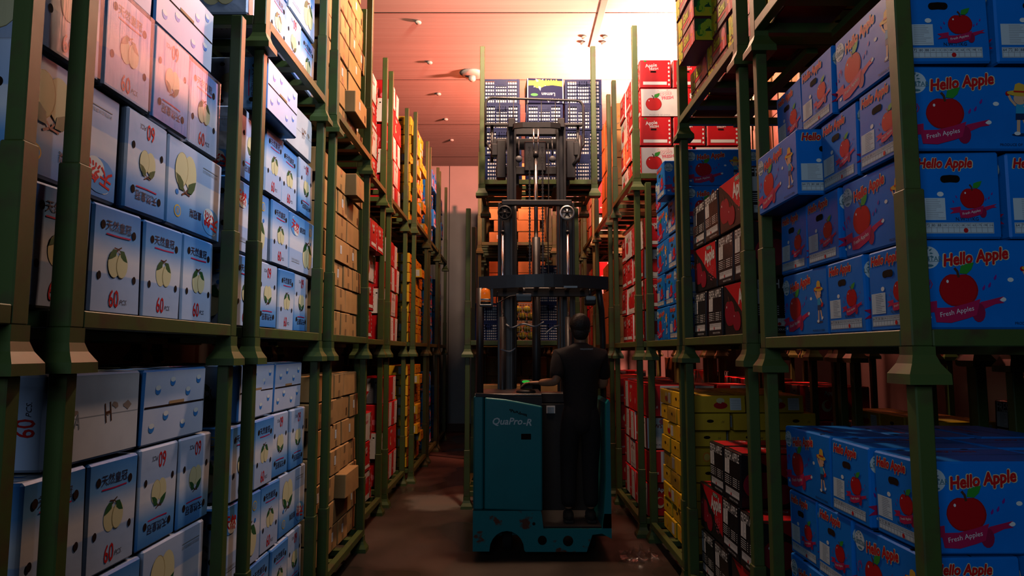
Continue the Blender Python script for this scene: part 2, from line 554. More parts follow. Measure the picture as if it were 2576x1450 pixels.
def ribbon(c, f, x, y, w, ly=2):
    """banner with two swallow tails under the apple"""
    h = w * .17
    c.poly(f, [(x - w * .56, y + h * .75), (x - w * .28, y + h * 1.0), (x - w * .28, y + h * .15), (x - w * .56, y - h * .05), (x - w * .46, y + h * .4)], I['ribbon'], ly)
    c.poly(f, [(x + w * .28, y + h * .2), (x + w * .5, y + h * .75), (x + w * .62, y + h * .85), (x + w * .55, y + h * 1.05), (x + w * .62, y + h * 1.35), (x + w * .3, y + h * .9)], I['ribbon'], ly)
    c.poly(f, ell(x + w * .27, y + h * .1, w * .09, h * .75, 14), I['ribbon2'], ly + 1)
    up = [(x - w * .33, y + h * .45), (x - w * .1, y + h * .48), (x + w * .12, y + h * .8), (x + w * .30, y + h * 1.15)]
    dn = [(x - w * .30, y - h * .65), (x - w * .1, y - h * .7), (x + w * .12, y - h * .35), (x + w * .24, y - h * .1)]
    c.poly(f, dn + up[::-1], I['ribbon'], ly + 2)
    c.text(f, 'Fresh Apples', x - w * .02, y + h * .12, w * .46, I['white'], ly + 3, .20, .0, .1)
    for sx, sy in ((-.44, 1.5), (-.36, 2.2), (.42, 2.0), (.5, 2.6), (.34, 1.8)):
        c.poly(f, leaf(x + w * sx, y + h * sy, w * .085, w * .035, 1.2 if sx > 0 else 2.0), I['purple'], ly)

def red_apple(c, f, x, y, r, ly=1, col='apple', leafy=True):
    c.poly(f, apple_pts(x, y, r * 1.04), I['darkred'], ly)
    c.poly(f, apple_pts(x - r * .02, y + r * .01, r * .97), I[col], ly + 1)
    c.poly(f, ell(x - r * .62, y + r * .5, r * .07, r * .09, 10), I['white'], ly + 2)
    c.poly(f, stroke([(x + r * .02, y + r * .72), (x - r * .04, y + r * 1.05), (x - r * .2, y + r * 1.25)], r * .14), I['brownink'], ly + 2)
    if leafy:
        c.poly(f, leaf(x + r * .06, y + r * .95, r * 1.05, r * .55, .62), I['green'], ly + 3)

def farm_child(c, f, x, y, h):
    """generic fruit picker in a straw hat, one arm up with an apple"""
    c.poly(f, ell(x, y + h * .02, h * .17, h * .03), I['navyink'], 0)
    c.poly(f, stroke([(x - h * .03, y + h * .33), (x - h * .05, y + h * .06)], h * .06), I['skin'], 1)
    c.poly(f, stroke([(x + h * .06, y + h * .33), (x + h * .10, y + h * .20), (x + h * .12, y + h * .12)], h * .06), I['skin'], 1)
    c.poly(f, ell(x - h * .07, y + h * .045, h * .06, h * .035, 10), I['white'], 2)
    c.poly(f, ell(x + h * .15, y + h * .11, h * .055, h * .032, 10, .5), I['white'], 2)
    c.poly(f, [(x - h * .09, y + h * .30), (x + h * .10, y + h * .30), (x + h * .09, y + h * .43), (x - h * .08, y + h * .43)], I['navyink'], 2)
    c.poly(f, [(x - h * .08, y + h * .42), (x + h * .09, y + h * .42), (x + h * .08, y + h * .60), (x - h * .07, y + h * .60)], I['shirt'], 3)
    c.poly(f, stroke([(x - h * .07, y + h * .57), (x - h * .16, y + h * .68), (x - h * .20, y + h * .78)], h * .045), I['skin'], 3)
    c.poly(f, stroke([(x + h * .08, y + h * .57), (x + h * .15, y + h * .48), (x + h * .13, y + h * .38)], h * .045), I['skin'], 3)
    c.poly(f, ell(x + h * .17, y + h * .42, h * .07, h * .045, 10, .6), I['red'], 4)
    c.poly(f, ell(x - h * .21, y + h * .80, h * .045, h * .045, 12), I['apple'], 4)
    c.poly(f, ell(x + h * .01, y + h * .70, h * .12, h * .115, 16), I['skin'], 4)
    c.poly(f, leaf(x + h * .08, y + h * .80, h * .20, h * .10, -1.35), I['brownink'], 4)
    c.poly(f, ell(x, y + h * .80, h * .23, h * .055, 18, -.06), I['hat'], 5)
    c.poly(f, [(x - h * .11, y + h * .81), (x + h * .13, y + h * .80), (x + h * .09, y + h * .97), (x, y + h * 1.0), (x - h * .07, y + h * .97)], I['hat'], 6)
    c.poly(f, stroke([(x - h * .105, y + h * .835), (x + h * .125, y + h * .825)], h * .03), I['red'], 7)

def brand_seal(c, f, x, y, r):
    c.poly(f, ell(x, y, r, r, 22), I['pale'], 0)
    for k in range(9):
        t = k * .7
        c.poly(f, leaf(x - r * .1 + r * .5 * math.cos(t) * (.4 + k * .05), y + r * .38 + r * .32 * math.sin(t), r * .35, r * .15, t), I['teal'], 1)
    c.poly(f, ell(x, y - r * .72, r * .45, r * .12, 12), I['teal'], 1)
    c.rect(f, x - r * .95, y - r * .36, x + r * 1.1, y - r * .32, I['teal'], 1)
    c.text(f, 'LWSTAR', x + r * .1, y - r * .1, r * 2.25, I['teal'], 2, 0, .012)

def spec_panel(c, f, u0, v0, u1, v1, mat=None, line=None, n=11):
    c.rect(f, u0, v0, u1, v1, mat or I['pale'], 0)
    r = random.Random(3)
    for k in range(n):
        v = v1 - (v1 - v0) * (k + 1) / (n + 1)
        a = u0 + (u1 - u0) * .30
        c.rect(f, a, v, a + (u1 - a) * r.uniform(.5, .95), v + (v1 - v0) * .02, line or I['grey'], 1)

def size_strip(c, f, u0, v0, u1, v1, n=13, dot=.62, mat=None):
    c.rect(f, u0, v0, u1, v1, mat or I['pale'], 0)
    t = .0016
    for v in (v0 + t, (v0 + v1) / 2, v1 - 2 * t):
        c.rect(f, u0 + t, v, u1 - t, v + t, I['grey'], 1)
    for k in range(n + 1):
        u = u0 + t + (u1 - u0 - 3 * t) * k / n
        c.rect(f, u, v0 + t, u + t, v1 - t, I['grey'], 1)
    nums = '64 72 80 88 100 113 125 138 150 163 175 198 216'.split()
    for k in range(n):
        c.text(f, nums[k % 13], u0 + (u1 - u0) * (k + .5) / n, v0 + (v1 - v0) * .75, (u1 - u0) / n * .62, I['ink'], 2, 0, 0, 0, (v1 - v0) * .3)
    c.poly(f, ell(u0 + (u1 - u0) * dot, v0 + (v1 - v0) * .27, (v1 - v0) * .22, (v1 - v0) * .22, 12), I['red'], 3)

def hello_title(c, f, u, v, w, rot):
    c.text(f, 'Hello Apple', u, v, w * 1.035, I['cream'], 1, rot, .085, .22, None, 1.2)
    c.text(f, 'Hello Apple', u, v, w, I['red'], 2, rot, .045, .22, None, 1.2)

def hello_carton(seed):
    L, W, H = .445, .285, .277
    c = Carton(L, W, H, M['hello'], seed, .006, .006)
    for f in ('front', 'back'):
        brand_seal(c, f, L * .085, H * .80, .035)
        hello_title(c, f, L * .42, H * .79, L * .47, .12)
        red_apple(c, f, L * .29, H * .43, .056)
        ribbon(c, f, L * .28, H * .17, .235)
        farm_child(c, f, L * .83, H * .17, H * .63)
        c.text(f, 'PRODUCE OF CHINA', L * .80, H * .065, L * .25, I['navyink'], 1, 0, .01)
        for a, b in ((.07, .13), (.60, .33), (.66, .55)):
            c.poly(f, ell(L * a, H * b, .010, .007, 10), I['white'], 1)
        c.poly(f, stroke([(L * .06, H * .44), (L * .045, H * .50), (L * .06, H * .53), (L * .075, H * .51), (L * .09, H * .55), (L * .105, H * .5), (L * .09, H * .45)], .003), I['ribbon'], 1)
    for f in ('end', 'end2'):
        hello_title(c, f, W * .38, H * .86, W * .62, 0)
        c.poly(f, stroke([(W * .36, H * .69), (W * .43, H * .695), (W * .50, H * .69)], .024), I['hole'], 1)
        c.poly(f, ell(W * .36, H * .69, .012, .012, 12), I['hole'], 2)
        c.poly(f, ell(W * .50, H * .69, .012, .012, 12), I['hole'], 2)
        spec_panel(c, f, W * .05, H * .215, W * .36, H * .47)
        red_apple(c, f, W * .67, H * .46, .036)
        ribbon(c, f, W * .66, H * .29, .13)
        c.text(f, 'N.W.:11KG', W * .60, H * .225, W * .26, I['navyink'], 1, 0, .02)
        size_strip(c, f, W * .05, H * .06, W * .90, H * .185)
        c.poly(f, ell(W * .31, H * .515, .011, .008, 10), I['white'], 1)
    c.rect('top', .01, W * .5 - .002, L - .01, W * .5 + .002, I['hole'], 0)
    for a in (.3, .8):
        c.poly('top', ell(L * a, .012, .014, .010, 10), I['hole'], 0)
    c.text('top', 'Hello Apple', L * .5, W * .25, L * .4, I['darkred'], 1, 0, .03, .2)
    return c.mesh('apple_carton')

def black_carton(seed):
    L, W, H = .50, .29, .295
    c = Carton(L, W, H, M['black'], seed, .006, .006)
    for f in ('front', 'back'):
        c.poly(f, [(L * .03, H - .004), (L - .004, H - .004), (L - .004, H * .17), (L * .62, H * .42), (L * .38, H * .70), (L * .10, H * .96)], M['redbox'], 0)
        red_apple(c, f, L * .205, H * .42, .080, 1, 'maroon', False)
        red_apple(c, f, L * .44, H * .26, .060, 4, 'maroon', False)
        c.text(f, 'Apple', L * .73, H * .70, L * .44, I['white'], 2, .08, .04, .12, None, 1.25)
        c.rect(f, L * .60, H * .87, L * .82, H * .945, I['darkgreen'], 1)
        c.text(f, 'FRESH', L * .71, H * .908, L * .17, I['white'], 2)
        for k in range(26):
            t = k * 2.4
            q = .05 * math.sqrt(k / 26)
            c.poly(f, leaf(L * .80 + q * math.cos(t), H * .34 + q * 1.1 * math.sin(t), .020, .006, t * 1.3), I['pink'], 2)
        c.text(f, 'FRESH APPLE', L * .5, H * .975, .001, I['white'], 1)
    for f in ('end', 'end2'):
        c.text(f, 'FRESH APPLE', W * .5, H * .885, W * .86, I['white'], 1, 0, .02, 0, None, 1.5)
        spec_panel(c, f, W * .06, H * .53, W * .34, H * .80, I['white'])
        for q in range(5):
            for a, w in ((.06, .28), (.40, .05), (.55, .26), (.88, .05)):
                c.rect(f, W * a, H * (.33 + q * .037), W * (a + w), H * (.342 + q * .037), I['white'], 1)
        size_strip(c, f, W * .10, H * .13, W * .93, H * .27, 13, .42, I['white'])
        c.text(f, 'PRODUCT OF CHINA', W * .6, H * .07, W * .5, I['white'], 1)
    c.rect('top', .01, W * .5 - .002, L - .01, W * .5 + .002, I['hole'], 0)
    c.rect('top', .02, .02, L - .02, W - .02, M['redbox'], 0)
    c.text('top', 'FRESH APPLE', L * .5, W * .3, L * .6, I['white'], 1, 0, .02)
    return c.mesh('apple_carton')

def grape_box(seed):
    L, W, H = .395, .30, .150
    c = Carton(L, W, H, M['grape'], seed, .004, .004)
    for f in ('front', 'back'):
        c.poly(f, [(L * .60, .004), (L - .004, .004), (L - .004, H * .55), (L * .75, H * .40)], M['redbox'], 0)
        c.rect(f, L * .30, H * .30, L * .78, H * .40, M['redbox'], 0)
        c.rect(f, .004, .004, L * .12, H - .004, I['yellow'], 0)
        rr = random.Random(5)
        for k in range(16):
            c.poly(f, ell(L * rr.uniform(.06, .25), H * rr.uniform(.16, .82), .017, .021, 12), I['lime' if k % 3 else 'yellow'], 1 + k % 3)
        for k in range(4):
            c.poly(f, leaf(L * .17, H * (.62 - .13 * k), .05, .03, .9 - .6 * k), I['darkgreen'], 1)
        c.text(f, 'Emu', L * .52, H * .66, L * .30, I['lime'], 2, 0, .05, .15, None, 1.25)
        for q in range(3):
            c.rect(f, L * .32, H * (.08 + .055 * q), L * .72, H * (.095 + .055 * q), I['white'], 1)
        c.poly(f, ell(L * .86, H * .66, .036, .034, 14), I['pink'], 1)
        c.poly(f, stroke([(L * .86, H * .5), (L * .87, H * .22), (L * .84, .006)], .036), I['pink'], 1)
        c.poly(f, ell(L * .83, H * .48, .020, .010, 10, -.3), I['orange'], 3)
        c.text(f, 'PREMIUM AUSTRALIAN TABLE GRAPES', L * .52, H * .05, L * .38, I['white'], 2)
    for f in ('end', 'end2'):
        c.rect(f, .004, .004, W - .004, H * .42, I['yellow'], 0)
        c.rect(f, .004, H * .42, W - .004, H - .004, I['darkgreen'], 0)
        rr = random.Random(8)
        for k in range(14):
            c.poly(f, ell(W * rr.uniform(.1, .9), H * rr.uniform(.2, .80), .022, .026, 12), I['lime' if k % 4 else 'green'], 1 + k % 3)
        c.poly(f, ell(W * .5, H * .55, .030, .014, 12), I['hole'], 4)
    c.rect('top', .02, .02, L - .02, W - .02, I['hole'], 0)
    c.rect('bottom', .004, .004, L - .004, W - .004, I['pink'], 0)
    return c.mesh('grape_box')

def white_apple_carton(seed):
    L, W, H = .50, .30, .280
    c = Carton(L, W, H, M['redbox'], seed, .006, .006)
    for f in ('front', 'back'):
        c.rect(f, .007, .007, L - .007, H - .007, M['whitebox'], 0)
        red_apple(c, f, L * .25, H * .44, .070, 1, 'red')
        c.text(f, 'Apple', L * .45, H * .82, L * .30, I['pink'], 1, .1, .06, 0, None, 1.1)
        c.text(f, 'Apple', L * .45, H * .82, L * .29, I['white'], 2, .1, .015, 0, None, 1.1)
        c.text(f, 'FRESH', L * .52, H * .67, L * .22, I['pink'], 1, .1, .04)
        c.text(f, 'PRODUCE OF CHINA', L * .36, H * .07, L * .40, I['grey'], 1)
        for k in range(6):
            c.poly(f, ell(L * (.88 + .03 * (k % 2)), H * (.1 + .16 * k), .036, .030, 14), I['red'], 1 + k % 3)
            c.poly(f, leaf(L * .84, H * (.12 + .16 * k), .022, .014, 2.6), I['green'], 4)
    for f in ('end', 'end2'):
        c.text(f, 'Apple', W * .36, H * .78, W * .38, I['white'], 1, .1, .03)
        c.text(f, 'FRESH', W * .45, H * .67, W * .28, I['white'], 1, .1, .03)
        c.poly(f, stroke([(W * .34, H * .57), (W * .52, H * .57)], .016), I['hole'], 1)
        c.rect(f, W * .10, H * .11, W * .86, H * .22, I['white'], 1)
        for k in range(6):
            c.poly(f, ell(W * .93, H * (.12 + .15 * k), .009, .012, 8), I['white'], 1)
        c.poly(f, leaf(W * .12, H * .95, .03, .018, 0), I['green'], 1)
    c.rect('top', .01, W * .5 - .002, L - .01, W * .5 + .002, I['hole'], 0)
    return c.mesh('apple_carton')

def panel_apple_carton(seed):
    """red carton whose ends carry a white spec panel"""
    L, W, H = .48, .30, .285
    c = Carton(L, W, H, M['redbox'], seed, .006, .006)
    for f in ('end', 'end2'):
        c.rect(f, W * .40, .008, W - .008, H - .008, M['whitebox'], 0)
        for k in range(7):
            c.rect(f, W * .48, H * (.30 + .07 * k), W * (.70 + .03 * (k % 3)), H * (.315 + .07 * k), I['grey'], 1)
        c.text(f, 'APPLE', W * .2, H * .3, W * .25, I['white'], 1, 0, .02)
        c.poly(f, ell(W * .72, H * .80, .012, .008, 10), I['hole'], 1)
    for f in ('front', 'back'):
        if seed % 2:
            c.rect(f, .008, .008, L * .62, H - .008, M['whitebox'], 0)
            c.poly(f, ell(L * .3, H * .86, .025, .022, 14), I['pink'], 1)
            c.text(f, 'LWSTAR', L * .30, H * .72, L * .40, I['darkred'], 1, 0, .02)
            spec_panel(c, f, L * .06, H * .22, L * .5, H * .62, M['whitebox'], I['grey'], 8)
            size_strip(c, f, L * .05, H * .06, L * .55, H * .17, 9, .5, M['whitebox'])
        else:
            c.text(f, 'Apple', L * .3, H * .8, L * .25, I['white'], 1, .05, .03)
            c.poly(f, ell(L * .22, H * .42, .045, .05, 16), I['cream'], 1)
            c.poly(f, ell(L * .24, H * .45, .030, .035, 16), I['red'], 2)
            c.poly(f, ell(L * .80, H * .35, .03, .03, 14), I['pink'], 1)
    c.rect('top', .01, W * .5 - .002, L - .01, W * .5 + .002, I['hole'], 0)
    return c.mesh('apple_carton')

def brown_carton(seed, L=.42, W=.27, H=.178):
    c = Carton(L, W, H, M['brown'], seed, .005, .006)
    r = random.Random(seed)
    for f, S in (('front', L), ('back', L), ('end', W), ('end2', W)):
        if seed % 3 == 0:
            u = S * r.uniform(.2, .6)
            c.rect(f, u, H * .38, u + .045, H * .38 + .065, I['white'], 1)
            for k in range(4):
                c.rect(f, u + .006, H * .38 + .012 + .012 * k, u + .036, H * .38 + .0135 + .012 * k, I['grey'], 2)
        if f in ('end', 'end2'):
            c.rect(f, S * .5 - .024, H * .62, S * .5 + .024, H - .006, I['tape'], 0)
            c.rect(f, S * .5 - .024, .006, S * .5 + .024, H * .3, I['tape'], 0)
        elif seed % 2:
            for k in range(3):
                c.rect(f, S * (.80 + .03 * k), H * .15, S * (.815 + .03 * k), H * .5, I['brownink'], 1)
    c.rect('top', .006, W * .5 - .024, L - .006, W * .5 + .024, I['tape'], 0)
    c.rect('top', .006, W * .5 - .0012, L - .006, W * .5 + .0012, I['hole'], 1)
    c.rect('bottom', .006, W * .5 - .024, L - .006, W * .5 + .024, I['tape'], 0)
    return c.mesh('brown_carton')

def tall_brown_carton(seed):
    L, W, H = .44, .30, .335
    c = Carton(L, W, H, M['brown'], seed, .006, .008)
    for f, S in (('front', L), ('back', L), ('end', W), ('end2', W)):
        c.poly(f, ell(S * .5, H * .72, .013, .010, 10), I['hole'], 1)
        if seed % 2:
            c.text(f, 'APPLE', S * .45, H * .75 if S == L else H * .5, S * .5, I['orange'], 1, 0, .03)
        c.poly(f, leaf(S * .15, H * .2, .05, .02, .5), I['tape'], 1)
    c.rect('top', .006, W * .5 - .024, L - .006, W * .5 + .024, I['tape'], 0)
    return c.mesh('brown_carton')

def yellow_box(seed):
    L, W, H = .40, .29, .122
    c = Carton(L, W, H, M['yellow'], seed, .004, .004)
    for f, S in (('front', L), ('back', L), ('end', W), ('end2', W)):
        if f in ('end', 'end2'):
            c.poly(f, ell(S * .5, H * .55, .026, .012, 12), I['hole'], 1)
            c.text(f, 'H', S * .82, H * .5, .02, I['brownink'], 1, 0, 0, .3)
        else:
            if seed % 2:
                c.poly(f, ell(S * .55, H * .42, .05, .025, 14), I['apple'], 1)
                c.poly(f, ell(S * .55, H * .70, .03, .02, 12), I['cream2'], 1)
            else:
                c.poly(f, ell(S * .3, H * .5, .03, .035, 14), I['orange'], 1)
                c.poly(f, ell(S * .3, H * .5, .022, .026, 14), I['gold'], 2)
            c.rect(f, S * .72, H * .15, S * .92, H * .85, I['white'], 1)
            for k in range(6):
                c.rect(f, S * .74, H * (.22 + .1 * k), S * .90, H * (.24 + .1 * k), I['grey'], 2)
    c.poly('top', [(.05, .04), (L - .05, .04), (L - .05, W - .04), (.05, W - .04)], I['brownink'], 0)
    c.poly('top', [(.065, .05), (L - .065, .05), (L - .065, W - .05), (.065, W - .05)], I['gold'], 1)
    return c.mesh('yellow_box')

def lemon_box():
    L, W, H = .40, .30, .28
    c = Carton(L, W, H, M['navy'], 3, .006, .008)
    for f, S in (('front', L), ('back', L), ('end', W), ('end2', W)):
        c.rect(f, .004, .004, .014, H - .004, I['white'], 2)
        c.rect(f, S - .014, .004, S - .004, H - .004, I['white'], 2)
        c.poly(f, [(.012, H * .10), (S - .012, H * .10), (S - .012, H * .30), (S * .60, H * .26), (S * .5, H * .30), (S * .3, H * .27), (.012, H * .32)], I['yellow'], 0)
        c.poly(f, ell(S * .68, H * .22, .062, .05, 16), I['yellow'], 1)
        c.poly(f, ell(S * .60, H * .21, .045, .04, 14), I['lime'], 2)
        for k in range(5):
            c.poly(f, leaf(S * .66, H * .24, .075, .03, .5 + 1.2 * k), I['pale'], 1)
        for k in range(5):
            c.poly(f, ell(S * (.2 + .07 * k), H * (.08 + .02 * (k % 2)), .009, .012, 8), I['yellow'], 1)
        c.text(f, 'Fresh', S * .30, H * .88, S * .34, I['white'], 1, 0, .01)
        c.text(f, 'Lemen', S * .42, H * .64, S * .36, I['white'], 1, 0, .01)
        c.poly(f, ell(S * .80, H * .66, .04, .016, 14), I['green'], 1)
    return c.mesh('lemon_box')

SIZE = {'pear': (.50, .285, .36), 'hello': (.445, .285, .277), 'black': (.50, .29, .295), 'grape': (.395, .30, .150),
        'white': (.50, .30, .280), 'panel': (.48, .30, .285), 'brown': (.42, .27, .178), 'tall': (.44, .30, .335), 'yellow': (.40, .29, .122)}
MESH = {'pear': [pear_carton(k) for k in (1, 2, 3, 4)], 'hello': [hello_carton(k) for k in (1, 2, 3)],
        'black': [black_carton(k) for k in (1, 2)], 'grape': [grape_box(k) for k in (1, 2)],
        'white': [white_apple_carton(k) for k in (1, 2)], 'panel': [panel_apple_carton(k) for k in (1, 2)],
        'brown': [brown_carton(k) for k in (1, 2, 3, 4, 6)], 'tall': [tall_brown_carton(k) for k in (1, 2)],
        'yellow': [yellow_box(k) for k in (1, 2)]}
NAME = {'pear': 'pear_carton', 'hello': 'blue_apple_carton', 'black': 'black_apple_carton', 'grape': 'grape_box', 'white': 'red_apple_carton',
        'panel': 'red_apple_carton', 'brown': 'brown_carton', 'tall': 'large_brown_carton', 'yellow': 'yellow_box'}
LOOK = {'pear': 'pear carton', 'hello': 'blue apple carton', 'black': 'black-red carton', 'grape': 'grape box',
        'white': 'white-red carton', 'panel': 'red carton', 'brown': 'brown carton', 'tall': 'tall brown carton', 'yellow': 'flat yellow box'}
CAT = {'grape': 'box', 'yellow': 'box'}

# ------------------------------------------------------------------ the setting
def struct(name, mb):
    o = mb.build(name)
    o['kind'] = 'structure'
    return o

YB, ZC, XL, XR, YF = 14.1, 5.52, -2.75, 4.6, -3.2
floor_m = surf('dark_concrete', (.038, .030, .024), (.070, .055, .042), scale=1.3, lo=.42, hi=.70, rough=.55, bump=.25, dist=.02, detail=8)
def floor_gloss():
    nt = floor_m.node_tree
    b = nt.nodes['Principled BSDF']
    tc = nt.nodes.new('ShaderNodeTexCoord')
    nz = nt.nodes.new('ShaderNodeTexNoise')
    nz.inputs['Scale'].default_value = .9
    rp = nt.nodes.new('ShaderNodeMapRange')
    rp.inputs['From Min'].default_value = .42
    rp.inputs['From Max'].default_value = .6
    rp.inputs['To Min'].default_value = .25
    rp.inputs['To Max'].default_value = .7
    nt.links.new(tc.outputs['Object'], nz.inputs['Vector'])
    nt.links.new(nz.outputs['Fac'], rp.inputs['Value'])
    nt.links.new(rp.outputs['Result'], b.inputs['Roughness'])
floor_gloss()
def floor_light_patch():  # patch of light falling between the racks, painted into the floor colour
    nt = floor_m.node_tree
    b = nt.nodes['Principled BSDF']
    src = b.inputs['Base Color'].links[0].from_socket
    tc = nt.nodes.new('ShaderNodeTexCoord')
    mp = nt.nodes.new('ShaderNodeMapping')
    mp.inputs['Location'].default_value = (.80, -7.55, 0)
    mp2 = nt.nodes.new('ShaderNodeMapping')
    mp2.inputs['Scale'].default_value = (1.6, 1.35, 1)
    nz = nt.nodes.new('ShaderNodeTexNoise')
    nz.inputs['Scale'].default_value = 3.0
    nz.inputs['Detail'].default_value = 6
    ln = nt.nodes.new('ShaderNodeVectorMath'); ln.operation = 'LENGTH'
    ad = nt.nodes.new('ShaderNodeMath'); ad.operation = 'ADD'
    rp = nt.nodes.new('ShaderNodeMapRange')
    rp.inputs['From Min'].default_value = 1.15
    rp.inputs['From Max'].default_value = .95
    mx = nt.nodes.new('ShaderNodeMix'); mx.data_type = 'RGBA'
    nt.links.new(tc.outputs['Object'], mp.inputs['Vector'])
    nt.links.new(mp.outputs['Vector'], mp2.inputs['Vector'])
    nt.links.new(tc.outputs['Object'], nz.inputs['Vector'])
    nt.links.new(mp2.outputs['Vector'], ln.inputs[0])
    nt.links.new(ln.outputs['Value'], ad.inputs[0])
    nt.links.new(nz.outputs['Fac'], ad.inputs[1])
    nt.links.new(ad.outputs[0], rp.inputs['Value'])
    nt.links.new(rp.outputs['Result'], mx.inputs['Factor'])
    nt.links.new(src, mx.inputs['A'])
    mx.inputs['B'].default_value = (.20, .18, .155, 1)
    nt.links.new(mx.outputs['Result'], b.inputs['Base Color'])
floor_light_patch()
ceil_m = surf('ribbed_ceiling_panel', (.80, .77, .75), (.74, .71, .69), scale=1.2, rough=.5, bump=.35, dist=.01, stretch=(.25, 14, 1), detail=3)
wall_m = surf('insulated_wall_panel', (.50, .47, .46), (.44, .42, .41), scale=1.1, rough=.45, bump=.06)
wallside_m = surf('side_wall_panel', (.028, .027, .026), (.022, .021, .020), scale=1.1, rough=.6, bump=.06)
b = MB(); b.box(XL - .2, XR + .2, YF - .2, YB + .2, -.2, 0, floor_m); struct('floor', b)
b = MB(); b.box(XL - .2, XR + .2, YF - .2, YB + .2, ZC, ZC + .2, ceil_m); struct('ceiling', b)
b = MB()
b.box(XL - .2, XR + .2, YB, YB + .2, 0, ZC, wall_m)
for k in range(7):
    x = XL + .3 + k * 1.13
    b.box(x, x + .012, YB - .006, YB, 0, ZC, wallside_m)
struct('wall_back', b)
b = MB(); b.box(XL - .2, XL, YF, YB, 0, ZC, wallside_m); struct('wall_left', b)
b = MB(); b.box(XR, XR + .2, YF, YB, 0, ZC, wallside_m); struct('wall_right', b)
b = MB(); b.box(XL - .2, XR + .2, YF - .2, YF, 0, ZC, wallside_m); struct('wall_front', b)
b = MB(); b.box(XL, XR, YB - .04, YB, 0, .16, wallside_m, .005); struct('baseboard_back', b)
b = MB(); b.box(.99, 1.07, 4.0, 8.45, ZC - .014, ZC, wall_m, .004); struct('trim_1', b)
for k in range(5):
    b = MB(); y = 5.6 + 1.95 * k
    b.box(XL, XR, y, y + .010, ZC - .003, ZC, wallside_m)
    struct('trim_%d' % (k + 2), b)

knob = MB()
knob.lathe([(.012, -.004), (.034, -.004), (.038, -.018), (.030, -.030), (.012, -.036)], ink('white_nylon', (.85, .82, .80), .4), 14)
knob_me = knob.mesh('ceiling_bolt')
bolts = [(-1.11, 6.63 + 1.13 * k) for k in range(6)] + [(.9, 8.3), (1.16, 8.3), (.9, 8.15), (1.16, 8.15), (.86, 7.15), (1.2, 7.15)]
for k, (x, y) in enumerate(bolts):
    o = link('ceiling_bolt', knob_me, None, (x, y, ZC))
    if k < 6:
        w = ['first', 'second', 'third', 'fourth', 'fifth', 'sixth'][k]
        tag(o, f'white bolt cap on the ceiling, {w} of the aisle row from the camera', 'bolt cap', 'bolt caps along the ceiling')
    else:
        tag(o, 'white bolt cap beside the pale ceiling joint strip', 'bolt cap', 'bolt caps by the ceiling strip')
t = thing('smoke_detector', 'white round detector on the ceiling above the raised crates', 'detector', (-.56, 9.27, ZC))
wp = ink('white_plastic', (.82, .80, .78), .4)
m_ = MB(); m_.lathe([(.16, 0), (.16, -.02), (.13, -.045), (.06, -.05)], wp, 24); m_.build('base', t)
m_ = MB(); m_.lathe([(.05, -.045), (.05, -.10), (.03, -.12)], wp, 16); m_.build('sensor_head', t)

# ------------------------------------------------------------------ green post pallets
PC, BOT = .032, .030
_pm = {}
def post_mesh(h, sleeve=.42):
    k = ('post', round(h, 3))
    if k not in _pm:
        m = MB()
        m.box(-.031, .031, -.031, .031, -.05, sleeve, M['steel'], .004)
        m.box(-.0255, .0255, -.0255, .0255, sleeve - .002, h, M['steel'], .004)
        _pm[k] = m.mesh('post')
    return _pm[k]
def foot_mesh(fh):
    k = ('foot', round(fh, 3))
    if k not in _pm:
        m = MB()
        def ring(z, r):
            return [(-r, -r, z), (r, -r, z), (r, r, z), (-r, r, z)]
        rs = [(-.05, .034), (-fh + .085, .034), (-fh + .06, .042), (-fh + .030, .060), (-fh, .061)]
        vs = sum([ring(z, r) for z, r in rs], [])
        fs = [(0, 1, 2, 3)]
        for i in range(len(rs) - 1):
            for q in range(4):
                fs.append((i * 4 + q, (i + 1) * 4 + q, (i + 1) * 4 + (q + 1) % 4, i * 4 + (q + 1) % 4))
        e = (len(rs) - 1) * 4
        fs.append((e + 3, e + 2, e + 1, e))
        m.add(vs, fs, M['steel'])
        _pm[k] = m.mesh('foot')
    return _pm[k]
def deck_mesh(w, d):
    """frame w (x) by d (y) measured between post centres, top at z = 0"""
    k = ('deck', round(w, 3), round(d, 3))
    if k not in _pm:
        m = MB(); S = M['steel']; a = .031
        m.box(a, w - a, -a, -a + .045, -.05, 0, S, .003)
        m.box(a, w - a, d + a - .045, d + a, -.05, 0, S, .003)
        m.box(-a, -a + .045, a, d - a, -.05, 0, S, .003)
        m.box(w + a - .045, w + a, a, d - a, -.05, 0, S, .003)
        for q in range(1, 4):
            y = d * q / 4
            m.box(.015, w - .015, y - .04, y + .04, -.04, -.002, S)
        for q in range(1, 3):
            x = w * q / 3
            m.box(x - .03, x + .03, .015, d - .015, -.075, -.04, S)
        _pm[k] = m.mesh('deck')
    return _pm[k]

def post_pallet(x0, x1, y0, y1, z, ph, fh, label, group):
    t = thing('post_pallet', label, 'pallet', (x0, y0, z), group)
    w, d = x1 - x0, y1 - y0
    link('deck', deck_mesh(w, d), t)
    for x, y in ((0, 0), (w, 0), (w, d), (0, d)):
        link('post', post_mesh(ph), t, (x, y, 0))
        link('foot', foot_mesh(fh), t, (x, y, 0))
    return t

ORD = ['bottom', 'second', 'third', 'fourth', 'fifth', 'sixth', 'seventh', 'eighth', 'ninth', 'tenth', 'eleventh', 'twelfth']
NTH = ['first', 'second', 'third', 'fourth', 'fifth', 'sixth', 'seventh']
TIER = {0: 'lower', 1: 'middle', 2: 'upper'}
USED = {}

